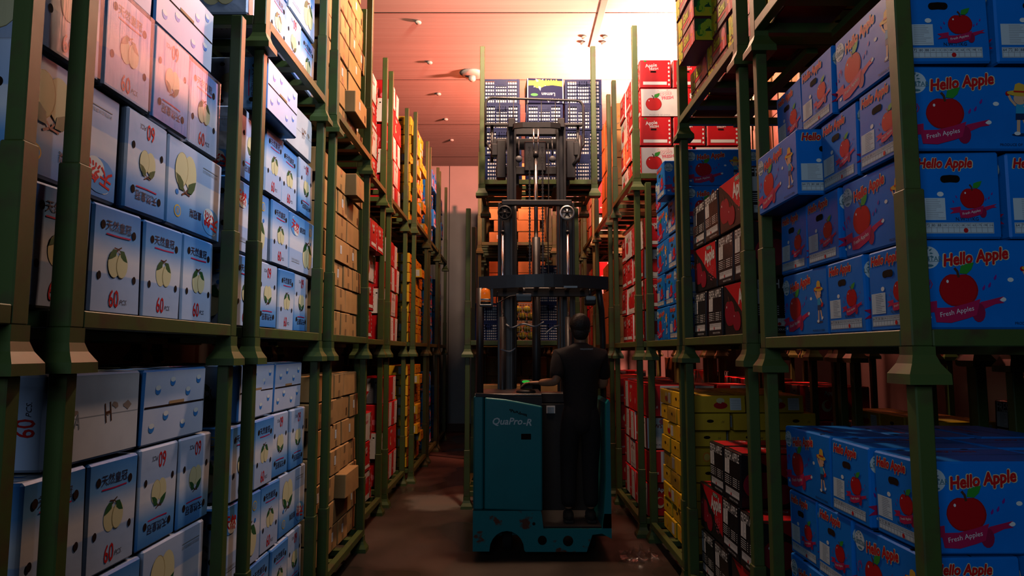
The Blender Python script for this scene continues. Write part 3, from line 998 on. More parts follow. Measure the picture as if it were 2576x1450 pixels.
def carton(kind, loc, rotz, label, group, flip=False, tip=None, film=False, seedpick=None):
    L, W, H = SIZE[kind]
    ms = MESH[kind]
    me = ms[seedpick % len(ms)] if seedpick is not None else R.choice(ms)
    o = bpy.data.objects.new(NAME[kind], me)
    COL.objects.link(o)
    rz = rotz + R.uniform(-.005, .005)
    if tip is not None:
        # lying on a long side: top (tip > 0) or bottom (tip < 0) face turned to the front
        m = Matrix.Translation(Vector(loc) + Vector((0, 0, W / 2))) @ Matrix.Rotation(rz, 4, 'Z') @ Matrix.Rotation(math.pi / 2 * tip, 4, 'X') @ Matrix.Translation((0, 0, -H / 2))
    elif flip:
        m = Matrix.Translation(Vector(loc) + Vector((0, 0, H))) @ Matrix.Rotation(rz, 4, 'Z') @ Matrix.Rotation(math.pi, 4, 'Y')
    else:
        m = Matrix.Translation(Vector(loc)) @ Matrix.Rotation(rz, 4, 'Z')
    o.matrix_world = m
    tag(o, label, CAT.get(kind, 'carton'), group)
    if film:
        fm = MB(); e = .004
        fm.box(-L / 2 - e, L / 2 + e, -W / 2 - e, W / 2 + e, .004, H + e, M['film'], .008)
        f = fm.build('stretch_film', o)
        f['label'] = 'clear shiny stretch film'
    return o

def fill(side, X, yc, z, kind, rows, tier, sname, depth=.98, inner=1, span=None, deep_top=0, step=None, setback=None):
    """rows of cartons on one pallet, bottom row first; each row is a string running away from the camera.
    E end to the aisle, L long side, T lying with its lid to the aisle, B lying with its base to the aisle,
    small letters upside down, '.' a gap, '*' after a letter pulls it towards the aisle, '~' wraps it in film"""
    L, W, H = SIZE[kind]
    n = 0
    for ri, row in enumerate(rows):
        kd = kind
        if isinstance(row, tuple):
            kd, row = row
        L, W, H = SIZE[kd]
        toks = []
        for ch in row:
            if ch in '*~':
                toks[-1] += ch
            else:
                toks.append(ch)
        wid = []
        for tk in toks:
            c = tk[0]
            wid.append(W if c in 'Ee' else L if c in 'LlTB' else .12)
        tot = sum(wid)
        free = (span or 1.1) - tot
        gap = min(.018, max(.012, free / max(1, len(toks) - 1)))
        y = yc - (tot + gap * (len(toks) - 1)) / 2 + R.uniform(-.012, .012)
        h = W if toks[0][0] in 'TB' else H
        hrow = 0
        for ci, tk in enumerate(toks):
            c = tk[0]
            w = wid[ci]
            yb = y + w / 2
            y += w + gap
            if c == '.':
                continue
            flip = c in 'elf'
            dep = L if c in 'Ee' else W
            if c in 'TB':
                dep = H
            out = .05 if setback is None else setback
            out += R.uniform(0, .018)
            if '*' in tk and yb - w / 2 > yc - (span or 1.1) / 2 + .075 and yb + w / 2 < yc + (span or 1.1) / 2 - .075:
                out -= .12 if kd == 'grape' else .085
            xf = X + side * out
            xc = xf + side * dep / 2
            if c in 'Ee':
                rz = 0 if side < 0 else math.pi
            else:
                rz = math.pi / 2 if side < 0 else -math.pi / 2
            where = f'{ORD[ri]} row'
            col = f'{NTH[ci]} from front' if ci else 'frontmost'
            pre = 'upside-down ' if (flip and kd == 'pear') else 'tipped ' if c in 'TB' else ''
            lab = f'{pre}{LOOK[kd]}, {where}, {col}, {TIER[tier]} pallet, {sname}'
            carton(kd, (xc, yb, z), rz, lab, f'{LOOK[kd]}s on the {TIER[tier]} pallet of the {sname}', flip and kd in ('pear', 'brown', 'panel'),
                   1 if c == 'T' else -1 if c == 'B' else None, '~' in tk)
            n += 1
            # cartons further in, behind the first one (and behind all of the top row when asked)
            want = inner if ci == 0 else (deep_top if ri == len(rows) - 1 else 0)
            xin = xf + side * (dep + .016)
            k = 0
            while k < want:
                d2 = L if c in 'Ee' else (H if c in 'TB' else W)
                if abs(xin + side * d2 - X) > depth - .02:
                    break
                lab = f'{["inner", "innermost", "deepest"][k]} {LOOK[kd]}, {where}, {col}, {TIER[tier]} pallet, {sname}'
                carton(kd, (xin + side * d2 / 2, yb, z), rz, lab, f'inner {LOOK[kd]}s on the {TIER[tier]} pallet of the {sname}',
                       flip and kd == 'pear', 1 if c in 'TB' else None)
                xin += side * (d2 + .016)
                k += 1
                n += 1
            hrow = max(hrow, h)
        z += hrow + .005
    return n

def stack(side, X, y0, y1, sname, tiers, deck0=.177, pitch=1.56, depth=1.13, inner=1, **kw):
    fh = deck0 if side < 0 else deck0
    xa, xb = (X - depth, X) if side < 0 else (X, X + depth)
    for ti, tr in enumerate(tiers):
        z = deck0 + pitch * ti
        last = ti == len(tiers) - 1
        ph = 1.42 if last else pitch - deck0
        post_pallet(xa, xb, y0, y1, z, ph, fh, f'green steel post pallet, {TIER[ti]} tier of the {sname}', f'post pallets of the {sname}')
        if tr:
            kind, rows = tr[0], tr[1]
            opt = dict(kw)
            if len(tr) > 2:
                opt.update(tr[2])
            fill(side, X, (y0 + y1) / 2 + opt.pop('dy', 0), z + .0035, kind, rows, ti, sname, depth - .02, opt.pop('inner', inner),
                 span=y1 - y0 + .06, **opt)

def rnd_rows(n, pats, seed, star=.12):
    r = random.Random(seed)
    out = []
    for k in range(n):
        p = r.choice(pats)
        out.append(''.join(ch + ('*' if r.random() < star else '') for ch in p))
    return out

# -- one side of the aisle, from the camera to the end wall
stack(-1, -1.27, .62, 1.72, 'dark rack beside the camera', [('pear', ['EE', 'l', 'Ee'], {'dy': -.22}), ('pear', ['EE', 'L', 'EE'], {'dy': -.22})], inner=0)
stack(-1, -1.26, 1.93, 3.02, 'front pear rack', [
    ('pear', ['EEEE', 'EEl', 'EEee', 'BT'], {'dy': -.02}),
    ('pear', ['EEEE', 'lel', 'E~E~e~E~', 'TT'], {'dy': -.06})], inner=0)
stack(-1, -1.26, 3.30, 4.39, 'second pear rack', [
    ('pear', ['eEEe', 'LEl', 'EEee', 'TT']),
    ('pear', ['EeEe', 'LEL', 'eEEe', 'T*B']),
    ('pear', ['EEeE', 'EeL', 'LEe', 'EeE'])], inner=1)
stack(-1, -1.24, 4.61, 5.73, 'brown carton rack', [
    ('brown', rnd_rows(7, ['EEEE', 'LEEE', 'LL', 'EELE', 'LEL'], 1, .04)),
    ('brown', rnd_rows(7, ['EEEE', 'LEEE', 'LEL', 'EEL', 'ELE'], 2, .06)),
    ('brown', rnd_rows(8, ['EEEE', 'LEEE', 'LEL', 'EEL', 'LL'], 3, .06))], inner=2)
stack(-1, -1.34, 5.95, 6.98, 'red rack behind brown cartons', [
    ('white', ['LLE'[0:2], 'LE', 'LL', 'EEE'][:3]), ('white', ['LE', 'EEE', 'LL', 'E*E*E*']), ('white', ['EEE', 'LL', 'EEE', 'LL'])], inner=0)
stack(-1, -1.34, 7.33, 8.48, 'red-and-white carton rack', [
    ('panel', ['EEEE'[:3], 'LL', 'EEE', 'LE']), ('panel', ['EEE', 'LL', 'EEE', 'LE']), ('panel', ['EEE', 'LL', 'EEE', 'LL', 'EE'])], inner=1)
stack(-1, -1.25, 8.62, 9.86, 'yellow box rack', [
    ('yellow', rnd_rows(10, ['EEEE', 'LLE', 'LEL'], 5, .2)), ('yellow', rnd_rows(9, ['EEEE', 'LLE', 'LEL'], 6, .2)),
    ('yellow', rnd_rows(11, ['EEEE', 'LLE', 'LEL'], 7, .2))], inner=1)
stack(-1, -1.25, 10.15, 11.3, 'blue rack past yellow boxes', [
    ('hello', ['EEE', 'LL', 'EEE', 'LL']), ('hello', ['LL', 'EEE', 'LE', 'EEE']), ('hello', ['LL', 'EE*E', 'LL', 'E*E*E'])], inner=0)
stack(-1, -1.25, 11.55, 12.7, 'blue rack by end wall', [
    ('hello', ['EEE', 'LL', 'EEE']), ('hello', ['LL', 'EEE', 'LE', 'EEE']), ('hello', ['LL', 'E*EE', 'LL', 'EEE'])], inner=0)

# -- the other side
KR = dict(deck0=.165, pitch=1.545)
stack(1, 1.20, 2.03, 3.19, 'front apple rack', [
    ('hello', ['EEL', 'EEL', 'LEE', 'EEL'], {'deep_top': 3, 'dy': .04, 'setback': .036}),
    ('hello', ['EEL', 'LEE', 'EEL*', 'LEE'], {'dy': .008, 'setback': .036}),
    ('grape', ['LLL', 'LLL', 'LLL', 'LLL'], {'inner': 3})], deck0=.16, pitch=1.525, inner=3)
stack(1, 1.20, 3.44, 4.66, 'black-and-red carton rack', [
    ('black', ['LEE', 'EEL', 'EE'], {'deep_top': 1, 'dy': .05, 'setback': .036}),
    ('black', ['LEE', 'EEL', 'LEE'], {'dy': .05, 'setback': .036}),
    ('grape', ['LLL', 'LLL', '.LL*', '.LL*', '.LL*', '.L*L*', 'LLL'], {'inner': 2})], inner=1, **KR)
stack(1, 1.22, 4.90, 6.02, 'second apple rack', [
    ('yellow', ['LL', 'E~EE', 'LL', 'EE~E', 'LL~', 'E~EE', 'LL', 'LE~E', 'EEL~'], {'deep_top': 2}),
    ('hello', ['EEL', 'LEE', 'EEL', 'EEL', 'E*E*L'])], inner=2, **KR)
stack(1, 1.15, 6.18, 7.48, 'white-and-red carton rack', [
    ('panel', ['EEEE', 'LLE', 'EEEE', 'LLE']), ('white', ['EEEE', 'LLE', 'EEEE', 'LLE']),
    ('white', ['EEL', 'LEE', 'EEL', 'LEE'], {'inner': 3})], inner=2, **KR)
stack(1, 1.15, 7.90, 9.15, 'orange-lit carton rack', [
    ('panel', ['EEEE', 'LLE', 'EEEE', 'LLE']), ('tall', ['LEE', 'EEL', 'LEE']), ('tall', ['EEL', 'LEE', 'EEL', 'LEE'])], inner=1, **KR)
stack(1, 1.15, 9.45, 10.7, 'rack behind the orange-lit cartons', [
    ('panel', ['EEEE', 'LLE', 'EEEE']), ('panel', ['EEEE', 'LLE', 'EEEE', 'LLE']), ('panel', ['EEEE', 'LLE', 'EEEE', 'LLE'])], inner=0, **KR)

stack(1, 1.15, 11.0, 12.25, 'apple rack by the end wall', [
    ('panel', ['EEEE', 'LLE', 'EEEE', 'LLE']), ('panel', ['EEEE', 'LLE', 'EEEE', 'LLE']), ('tall', ['LEE', 'EEL', 'LEE', 'EEL'])], inner=2, **KR)

# -- the second row seen through the gap on the apple side
for k, (ya, nm) in enumerate(((2.55, 'dim rack behind front apples'), (4.15, 'dim rack behind black-and-red cartons'),
                              (5.75, 'dim rack with added upper tier behind second apples'), (7.35, 'dim rack with added upper tier behind white-and-red cartons'),
                              (8.95, 'dim rack with added upper tier behind orange-lit cartons'), (10.55, 'dim rack before the end wall'))):
    stack(1, 2.52, ya, ya + 1.2, nm, [
        [('black', ['EEL', 'LEE', 'EEL', 'LEE', ('yellow', 'L.E')]), ('black', ['EEL', 'LEE', 'EEL', ('yellow', 'EEL')]),
         ('panel', ['LL', 'EEE', 'LL', 'EEE']), ('panel', ['LL', 'EEE', 'LL', 'EEE']),
         ('black', ['EEE', 'LL', 'EEE', 'LL']), ('tall', ['EEE', 'LL', 'EEE', 'LL'])][k],
        ('brown', ['LEE', 'EEL', 'LEE'])] + ([('tall', ['EEL', 'LEE', 'EEL', 'LEE'])] if k in (2, 3, 4) else []), inner=0, deck0=.165, pitch=1.545)  # upper tier added out of sight to keep lamp light off the side wall

# -- facing the camera at the end of the aisle
def front_rows(kind, x0, x1, y, z, nrow, pats, where, tier, seed):
    L, W, H = SIZE[kind]
    r = random.Random(seed)
    for q in range(nrow):
        pat = pats[q % len(pats)]
        ws = [L if c == 'L' else W for c in pat]
        gap = max(.008, (x1 - x0 - sum(ws)) / max(1, len(ws) - 1)) if sum(ws) < x1 - x0 else .008
        gap = min(gap, .03)
        x = (x0 + x1) / 2 - (sum(ws) + gap * (len(ws) - 1)) / 2
        for ci, c in enumerate(pat):
            w = ws[ci]; d = W if c == 'L' else L
            pos = f'{NTH[ci]} along'
            carton(kind, (x + w / 2, y + d / 2 + r.uniform(0, .02), z), 0 if c == 'L' else math.pi / 2,
                   f'{LOOK[kind]}, {ORD[q] + " row up" if q else "bottom row"}, {pos}, {tier} pallet of the {where}',
                   f'{LOOK[kind]}s on the {tier} pallet of the {where}')
            x += w + gap
        z += H + .004

def aisle_end_stack(x0, x1, y0, y1, sname, deck0, pitch, ntier):
    for ti in range(ntier):
        z = deck0 + pitch * ti
        post_pallet(x0, x1, y0, y1, z, pitch - deck0 if ti < ntier - 1 else 1.42, deck0,
                    f'green steel post pallet, {TIER[ti]} tier of the {sname}', f'post pallets of the {sname}')

aisle_end_stack(-.47, .69, 7.26, 8.36, 'rack behind the truck', .177, 1.56, 2)
front_rows('brown', -.42, .64, 7.34, .181, 6, ['LLE'[:2], 'EEEE'[:3], 'LL'], 'rack behind the truck', 'lower', 3)
aisle_end_stack(-.50, .65, 10.40, 11.5, 'rack by the end wall', .177, 1.56, 3)
front_rows('brown', -.45, .60, 10.48, .181, 5, ['LL', 'EEE', 'LE'], 'rack by the end wall', 'lower', 4)
front_rows('brown', -.45, .60, 10.48, 1.741, 7, ['LL', 'EEE', 'LL'], 'rack by the end wall', 'middle', 5)
front_rows('brown', -.45, .60, 10.48, 3.30, 7, ['LL', 'EL', 'LL'], 'rack by the end wall', 'upper', 6)
front_rows('brown', -.45, .60, 10.96, 3.30, 7, ['LL', 'LE', 'LL'], 'back row added for shade', 'upper', 7)  # cartons added behind the front ones to shade the end wall
front_rows('brown', -.45, .60, 10.96, 1.741, 7, ['LL', 'LE', 'LL'], 'back row added for shade', 'middle', 8)

aisle_end_stack(-.50, .65, 11.85, 12.95, 'added shade rack', .177, 1.56, 3)  # mostly hidden rack, added to keep lamp light off the end wall
for _t, _z in ((0, .181), (1, 1.741), (2, 3.301)):
    front_rows('tall', -.46, .61, 11.95, _z, 4, ['LEE', 'EEL'], 'added shade rack', TIER[_t], 9 + _t)

# ------------------------------------------------------------------ blue crates, the raised pallet, fruit
def crate_meshes(W, D, H):
    """W across the front, D deep; lattice walls with a rim, posts and a handle slot"""
    m = MB(); S = M['crate']
    def wall(px, py, ux, uy, n):
        # run from (px,py) along unit (ux,uy) for length n
        def bar(a0, a1, z0, z1, t):
            p = [(px + ux * a0 - uy * 0, py + uy * a0), (px + ux * a1, py + uy * a1)]
            nx, ny = -uy * t, ux * t
            xs = [p[0][0], p[1][0], p[0][0] + nx, p[1][0] + nx]
            ys = [p[0][1], p[1][1], p[0][1] + ny, p[1][1] + ny]
            m.box(min(xs), max(xs), min(ys), max(ys), z0, z1, S)
        bar(0, n, H - .022, H, .009)
        bar(0, n, 0, .018, .009)
        for q in range(1, 6):
            z = .018 + (H - .04) * q / 6
            bar(.012, n - .012, z - .0042, z + .0042, .005)
        nb = int(n / .0245)
        for q in range(1, nb):
            a = n * q / nb
            w = .009 if (q % 5 == 0) else .0032
            bar(a - w, a + w, .018, H - .022, .005)
        bar(n * .36, n * .64, H - .075, H - .022, .011)
        bar(n * .41, n * .59, H - .058, H - .036, -.0015)
    wall(-W / 2, -D / 2, 1, 0, W)
    wall(W / 2, D / 2, -1, 0, W)
    wall(-W / 2, D / 2, 0, -1, D)
    wall(W / 2, -D / 2, 0, 1, D)
    for sx in (-1, 1):
        for sy in (-1, 1):
            x, y = sx * (W / 2 - .010), sy * (D / 2 - .010)
            m.box(x - .012, x + .012, y - .012, y + .012, 0, H, S, .003)
    m.box(-W / 2 + .01, W / 2 - .01, -D / 2 + .01, D / 2 - .01, .002, .008, S)
    k = MB()
    k.box(-W / 2 + .0095, W / 2 - .0095, -D / 2 + .0095, D / 2 - .0095, .010, H - .024, M['liner'], .012)
    return m.mesh('crate_shell'), k.mesh('paper_liner')
CR = crate_meshes(.385, .54, .272)
CS = crate_meshes(.30, .40, .215)
def crate(pair, loc, label, group, rz=0.0, liner=True):
    t = thing('plastic_crate', label, 'crate', loc, group)
    t.rotation_euler = (0, 0, rz)
    link('crate_shell', pair[0], t)
    if liner:
        o = link('paper_liner', pair[1], t)
        o['label'] = 'white paper lining seen through the lattice'
    return t

DZ = 3.385
post_pallet(-.31, .85, 6.92, 7.98, DZ, 1.43, .177, 'green steel post pallet lifted high on the truck forks', 'raised post pallet')
for col, x in enumerate((-.085, .335, .755)):
    for row in range(4):
        if col == 1 and row == 3:
            continue
        crate(CR, (x + R.uniform(-.01, .01) - (.012 * row if col == 0 else 0), 7.245 + R.uniform(-.01, .01), DZ + .002 + row * .2755),
              f'blue crate, {ORD[row] + " row up" if row else "bottom row"}, {["outer column over the open aisle", "middle column", "column by the orange rack"][col]}, raised pallet',
              'blue crates on the raised pallet', R.uniform(-.012, .012))
lb = link('lemon_box', lemon_box(), None)
lb.matrix_world = Matrix.Translation((.345, 7.16, DZ + 3 * .2755 + .30)) @ Matrix.Rotation(.05, 4, 'Z') @ Matrix.Rotation(math.pi, 4, 'Y')
tag(lb, 'navy lemon box with a yellow band, upside down on the raised crates', 'box')

for k in range(2):
    crate(CS, (-.27, 8.0, 1.739 + k * .218), f'small blue crate of fruit, {["lower", "upper"][k]} of two behind the beacon side of the mast', 'small crates behind the mast')
for k in range(4):
    crate(CS, (.44, 8.0, 1.739 + k * .218), f'small blue crate, {ORD[k]} of four stacked behind the operator side of the mast', 'small crates behind the mast')

def wire_basket():
    m = MB(); r = .0022
    W, D, H = .30, .30, .19
    for z in (0.004, .05, .095, .14, H):
        m.tube([(-W/2, -D/2, z), (W/2, -D/2, z), (W/2, D/2, z), (-W/2, D/2, z), (-W/2, -D/2, z)], r if z < H else .004, M['wire'], 5)
    for k in range(11):
        x = -W / 2 + W * k / 10
        m.tube([(x, -D/2, 0.004), (x, -D/2, H)], r, M['wire'], 4)
        m.tube([(-D/2, x, 0.004), (-D/2, x, H)], r, M['wire'], 4)
        m.tube([(D/2, x, 0.004), (D/2, x, H)], r, M['wire'], 4)
        m.tube([(x, -D/2, .004), (x, D/2, .004)], r, M['wire'], 4)
    return m.mesh('wire_basket')
wb = wire_basket()
fm = MB(); fm.sphere((0, 0, 0), .0445, M['lemon'], 1, 1, .94, 14, 9)
fm.tube([(0, 0, .040), (.002, 0, .052)], .004, I['darkgreen'], 6)
fruit = fm.mesh('yellow_fruit')
for k in range(2):
    bz = 1.739 + k * .215
    o = link('wire_basket', wb, None, (.11, 7.62, bz))
    tag(o, f'white wire basket of yellow fruit, {["standing on the green deck", "on top of another basket"][k]} behind the mast', 'basket', 'wire baskets behind the truck mast')
    for q, (x, y, z) in enumerate([(-.09, -.095, 0), (.005, -.095, 0), (.1, -.092, 0), (-.09, .02, 0), (.01, .03, 0), (.10, .04, 0), (-.045, -.06, .077), (.055, -.055, .079)]):
        f = link('yellow_fruit', fruit, None, (.11 + x, 7.62 + y, bz + .052 + z), (R.uniform(0, .5), R.uniform(0, .5), R.uniform(0, 6)))
        tag(f, f'round yellow fruit in the {["lower", "upper"][k]} wire basket behind the mast', 'fruit', f'yellow fruit in the {["lower", "upper"][k]} basket')

# ------------------------------------------------------------------ reach truck
TB = Vector((.24, 5.95, 0))
truck = thing('reach_truck', 'teal reach truck with a tall black mast lifting a pallet of crates', 'truck', TB)
def part(mb, name, parent=truck, label=None):
    o = mb.build(name, parent, -TB if parent is truck else (0, 0, 0))
    if label:
        o['label'] = label
    return o
T, TC, BM, BK, CH = M['teal'], M['tealchip'], M['blackmetal'], M['blackmatt'], M['chrome']

m = MB()  # chipped lower chassis with the wheel arch
arch = [(-.16 + 0.0, .08)] + [(-.035 + .130 * math.cos(t), .10 + .135 * math.sin(t) * 1.0) for t in [math.pi - math.pi * k / 10 for k in range(11)]]
poly = [(-.305, .075), (-.175, .075)] + [(-.04 + .135 * math.cos(math.pi - math.pi * k / 10), .085 + .145 * math.sin(math.pi * k / 10)) for k in range(11)] + \
       [(.105, .072), (.58, .072), (.625, .20), (.70, .21), (.775, .17), (.775, .36), (.72, .36), (.70, .245), (.245, .245), (.232, .36), (.225, .382), (-.305, .382)]
m.prism(poly, 5.46, 5.72, TC)
m.box(-.305, .775, 5.725, 6.75, .12, .233, TC, .01)
for x, z, r in ((.17, .285, .012), (.235, .16, .035), (.435, .155, .04)):
    m.lathe([(r, 0), (r, .004)], I['hole'], 16, Matrix.Translation((x, 5.4595, z)) @ Matrix.Rotation(math.pi / 2, 4, 'X'))
part(m, 'chassis', label='teal base with chipped paint and rust')
m = MB()
m.prism([(-.218, .392), (.238, .378), (.240, 1.19), (-.05, 1.245), (-.218, 1.26)], 5.46, 6.15, T)
cov = part(m, 'motor_cover')
bv = cov.modifiers.new('edge', 'BEVEL'); bv.width = .014; bv.segments = 3
m = MB(); c = Carton(.46, .69, .8, T)
vs, fs, w, h = text2d('QuaPro', .02, .25)
tm = MB()
def put(st, x, z, width, bold, parent_mesh):
    vs, fs, w, h = text2d(st, bold, .25)
    k = width / w
    parent_mesh.add([(x + a * k, 5.4575 - dz, z + b_ * k) for a, b_, dz in vs], fs, I['white'])
put('QuaPro', -.035, 1.068, .235, .022, tm)
put('-R', .121, 1.064, .066, .022, tm)
part(tm, 'lettering', label='white slanted lettering on the teal cover')
m = MB(); m.box(.072, .150, 5.456, 5.464, .93, .975, I['hole'], .003); part(m, 'vent_slot')
m = MB()
for k in range(14):
    r = random.Random(k)
    x = -.02 + k * .010
    m.box(x, x + .007, 5.4575, 5.459, 1.145 - k * .003 + r.uniform(0, .012), 1.152 - k * .003 + r.uniform(.006, .02), I['hole'])
part(m, 'worn_lettering', label='scuffed dark remains of lettering')
m = MB(); m.box(-.305, -.224, 5.47, 6.2, .386, 1.27, T, .012); part(m, 'side_panel')
m = MB(); m.prism([(.705, .25), (.775, .25), (.775, 1.22), (.765, 1.24), (.745, 1.21), (.735, .6), (.720, .4)], 5.46, 6.1, T); part(m, 'side_pillar')
m = MB()
m.box(.245, .70, 6.02, 6.10, .25, 1.17, BK, .006)
m.box(.245, .70, 5.48, 6.02, .235, .262, M['rubber'], .004)
part(m, 'operator_platform')
m = MB(); m.box(.30, .375, 6.015, 6.022, 1.085, 1.15, I['white']);
for k in range(5):
    m.box(.308, .366, 6.013, 6.0152, 1.095 + k * .010, 1.098 + k * .010, I['grey'])
part(m, 'rating_plate', label='white information plate')
m = MB()
m.box(-.30, .24, 5.50, 6.2, 1.262, 1.285, BM, .006)
m.prism([(-.29, 1.262), (.02, 1.262), (.02, 1.275), (-.29, 1.29)], 5.47, 5.52, BK)
m.box(.242, .70, 6.02, 6.2, 1.17, 1.262, BK, .01)
m.prism([(-.216, 1.2605), (-.05, 1.2465), (.238, 1.192), (.238, 1.262), (-.216, 1.262)], 5.475, 6.15, BK)
part(m, 'dashboard')
m = MB()
m.lathe([(.080, 0), (.082, .010), (.07, .022), (.045, .030), (.01, .032)], BK, 20, Matrix.Translation((.115, 5.66, 1.285)))
knobo = part(m, 'steering_knob')
green = bpy.data.materials.new('green_display'); green.use_nodes = True
gb = green.node_tree.nodes['Principled BSDF']
gb.inputs['Base Color'].default_value = (.01, .2, .02, 1)
gb.inputs['Emission Color'].default_value = (.05, .9, .08, 1)
gb.inputs['Emission Strength'].default_value = .35
m = MB()
m.box(.07, .18, 5.70, 5.82, 1.285, 1.385, BK, .012)
m.sphere((.115, 5.70, 1.372), .022, green, 1.5, .5, .55)
part(m, 'display', label='small display glowing green')
m = MB()
for x in (.52, .60, .68):
    m.tube([(x, 6.08, 1.26), (x, 6.05, 1.34)], .008, BM, 8)
    m.sphere((x, 6.05, 1.35), .018, BK)
part(m, 'control_levers')

# overhead guard
m = MB()
top = []
N = 14
for k in range(N + 1):
    s = k / N
    x = -.275 + 1.07 * s
    top.append((x, 5.60 - .10 * math.sin(math.pi * s), 2.235 + .012 * math.sin(math.pi * s)))
for k in range(N):
    (x0, y0, z0), (x1, y1, z1) = top[k], top[k + 1]
    m.add([(x0, y0, z0 - .105), (x1, y1, z1 - .105), (x1, y1, z1), (x0, y0, z0), (x0, y0 + .06, z0 - .105), (x1, y1 + .06, z1 - .105), (x1, y1 + .06, z1), (x0, y0 + .06, z0)],
          [(0, 1, 2, 3), (3, 2, 6, 7), (7, 6, 5, 4), (4, 5, 1, 0)] + ([(0, 3, 7, 4)] if k == 0 else []) + ([(1, 5, 6, 2)] if k == N - 1 else []), BM)
m.box(-.23, -.17, 5.62, 6.35, 2.14, 2.20, BM, .006)
m.box(.70, .76, 5.62, 6.35, 2.14, 2.20, BM, .006)
m.box(-.23, .76, 6.29, 6.35, 2.14, 2.20, BM, .006)
m.box(-.17, .70, 5.96, 6.0, 2.10, 2.18, BM, .005)
guard = part(m, 'overhead_guard')
for k in range(6):
    m = MB(); x = -.08 + k * .135
    m.box(x, x + .035, 5.60, 6.30, 2.145, 2.185, BM, .004)
    m.build('guard_bar', guard)
m = MB(); m.box(.42, .53, 5.505, 5.515, 2.135, 2.15, I['white']); part(m, 'guard_sticker', label='pale worn sticker')
m = MB()
m.tube([(-.262, 5.60, 1.27), (-.262, 5.60, 2.14)], .030, BM, 8)
part(m, 'guard_post')
m = MB()
m.tube([(.79, 5.95, 1.0), (.79, 5.95, 1.75), (.775, 5.90, 1.98), (.74, 5.80, 2.15)], .026, BM, 8)
part(m, 'guard_post')

# beacon, work lamp, monitor
m = MB(); m.box(-.265, -.165, 5.55, 5.65, 1.985, 2.005, BM, .004); m.box(-.175, -.155, 5.58, 5.62, 1.99, 2.14, BM)
m.lathe([(.044, 2.005), (.046, 2.02), (.044, 2.03)], BK, 18, Matrix.Translation((-.222, 5.60, 0)))
bea = part(m, 'beacon')
om = bpy.data.materials.new('amber_lens'); om.use_nodes = True
ob_ = om.node_tree.nodes['Principled BSDF']
ob_.inputs['Base Color'].default_value = (.85, .16, .015, 1)
ob_.inputs['Roughness'].default_value = .2
ob_.inputs['Emission Color'].default_value = (1, .17, .01, 1)
ob_.inputs['Emission Strength'].default_value = .32
m = MB(); m.lathe([(.042, 2.03), (.043, 2.10), (.040, 2.125), (.026, 2.138), (.006, 2.142)], om, 20, Matrix.Translation((-.222, 5.60, 0)))
m.lathe([(.0425, 2.035), (.0445, 2.04), (.0445, 2.048), (.0425, 2.052)], I['white'], 20, Matrix.Translation((-.222, 5.60, 0)))
m.build('amber_lens', bea)
bea.children[0]['label'] = 'orange lamp lens'
m = MB(); m.box(.60, .69, 5.58, 5.68, 2.00, 2.075, BK, .012)
m.box(.605, .685, 5.572, 5.582, 2.04, 2.075, ink('lamp_glass', (.75, .76, .74), .15), .008)
m.tube([(.645, 5.63, 2.07), (.645, 5.63, 2.14)], .01, BM, 8)
part(m, 'work_lamp')
m = MB(); m.box(.03, .165, 5.66, 5.74, 2.035, 2.10, BM, .008); m.tube([(.10, 5.70, 2.09), (.10, 5.70, 2.15)], .012, BM, 8)
m.box(.035, .16, 5.652, 5.662, 2.078, 2.098, ink('grey_trim', (.25, .25, .26), .4))
part(m, 'monitor_box')
def bend(pts, n=6):
    P = [Vector(p) for p in pts]
    out = []
    for i in range(len(P) - 1):
        a, b_, c_, d = P[max(i - 1, 0)], P[i], P[i + 1], P[min(i + 2, len(P) - 1)]
        for k in range(n):
            t = k / n
            out.append(.5 * ((2 * b_) + (c_ - a) * t + (2 * a - 5 * b_ + 4 * c_ - d) * t * t + (3 * b_ - a - 3 * c_ + d) * t ** 3))
    return out + [P[-1]]
m = MB()
m.tube(bend([(-.12, 5.66, 2.12), (-.13, 5.67, 2.03), (-.09, 5.68, 2.04), (-.02, 5.70, 2.08), (.05, 5.70, 2.09)]), .005, BK, 6)
m.tube(bend([(-.05, 6.10, 1.86), (0, 6.0, 1.83), (.10, 5.98, 1.86), (.2, 6.0, 1.84), (.28, 6.05, 1.88)]), .008, I['grey'], 6)
m.tube(bend([(.30, 6.0, 1.78), (.36, 5.98, 1.83), (.42, 6.02, 1.85)]), .008, I['grey'], 6)
m.tube(bend([(-.1, 6.05, 1.64), (-.02, 6.02, 1.62), (.03, 6.02, 1.65)]), .007, I['grey'], 6)
m.tube(bend([(.335, 6.2, 3.55), (.338, 6.17, 3.0), (.33, 6.18, 2.7), (.335, 6.2, 2.2)]), .006, BK, 6)
m.tube(bend([(.03, 6.08, 2.93), (.035, 6.06, 2.5), (.03, 6.08, 1.3)]), .012, BK, 8)
part(m, 'hoses')

# mast
def channel(x, w, y0, y1, z0, z1, s):
    m = MB(); t = .022
    m.box(x - w / 2, x - w / 2 + t, y0, y1, z0, z1, BM, .003)
    m.box(x + w / 2 - t, x + w / 2, y0, y1, z0, z1, BM, .003)
    m.box(x - w / 2 + t, x + w / 2 - t, (y0 + y1) / 2 - .012, (y0 + y1) / 2 + .012, z0, z1, BM)
    return m
for x in (-.062, .506):
    part(channel(x, .135, 6.17, 6.30, .31, 2.98, 1), 'outer_mast_channel')
for x in (-.004, .467):
    part(channel(x, .088, 6.33, 6.44, .32, 3.78, 1), 'inner_mast_channel')
m = MB()
m.box(-.095, .545, 6.10, 6.165, 2.945, 2.995, BM, .006)
part(m, 'mast_crossbar')
m = MB()
pts = [(-.01, 6.38, 3.745), (.02, 6.24, 3.735), (.10, 6.20, 3.73), (.36, 6.20, 3.73), (.45, 6.24, 3.735), (.475, 6.38, 3.745)]
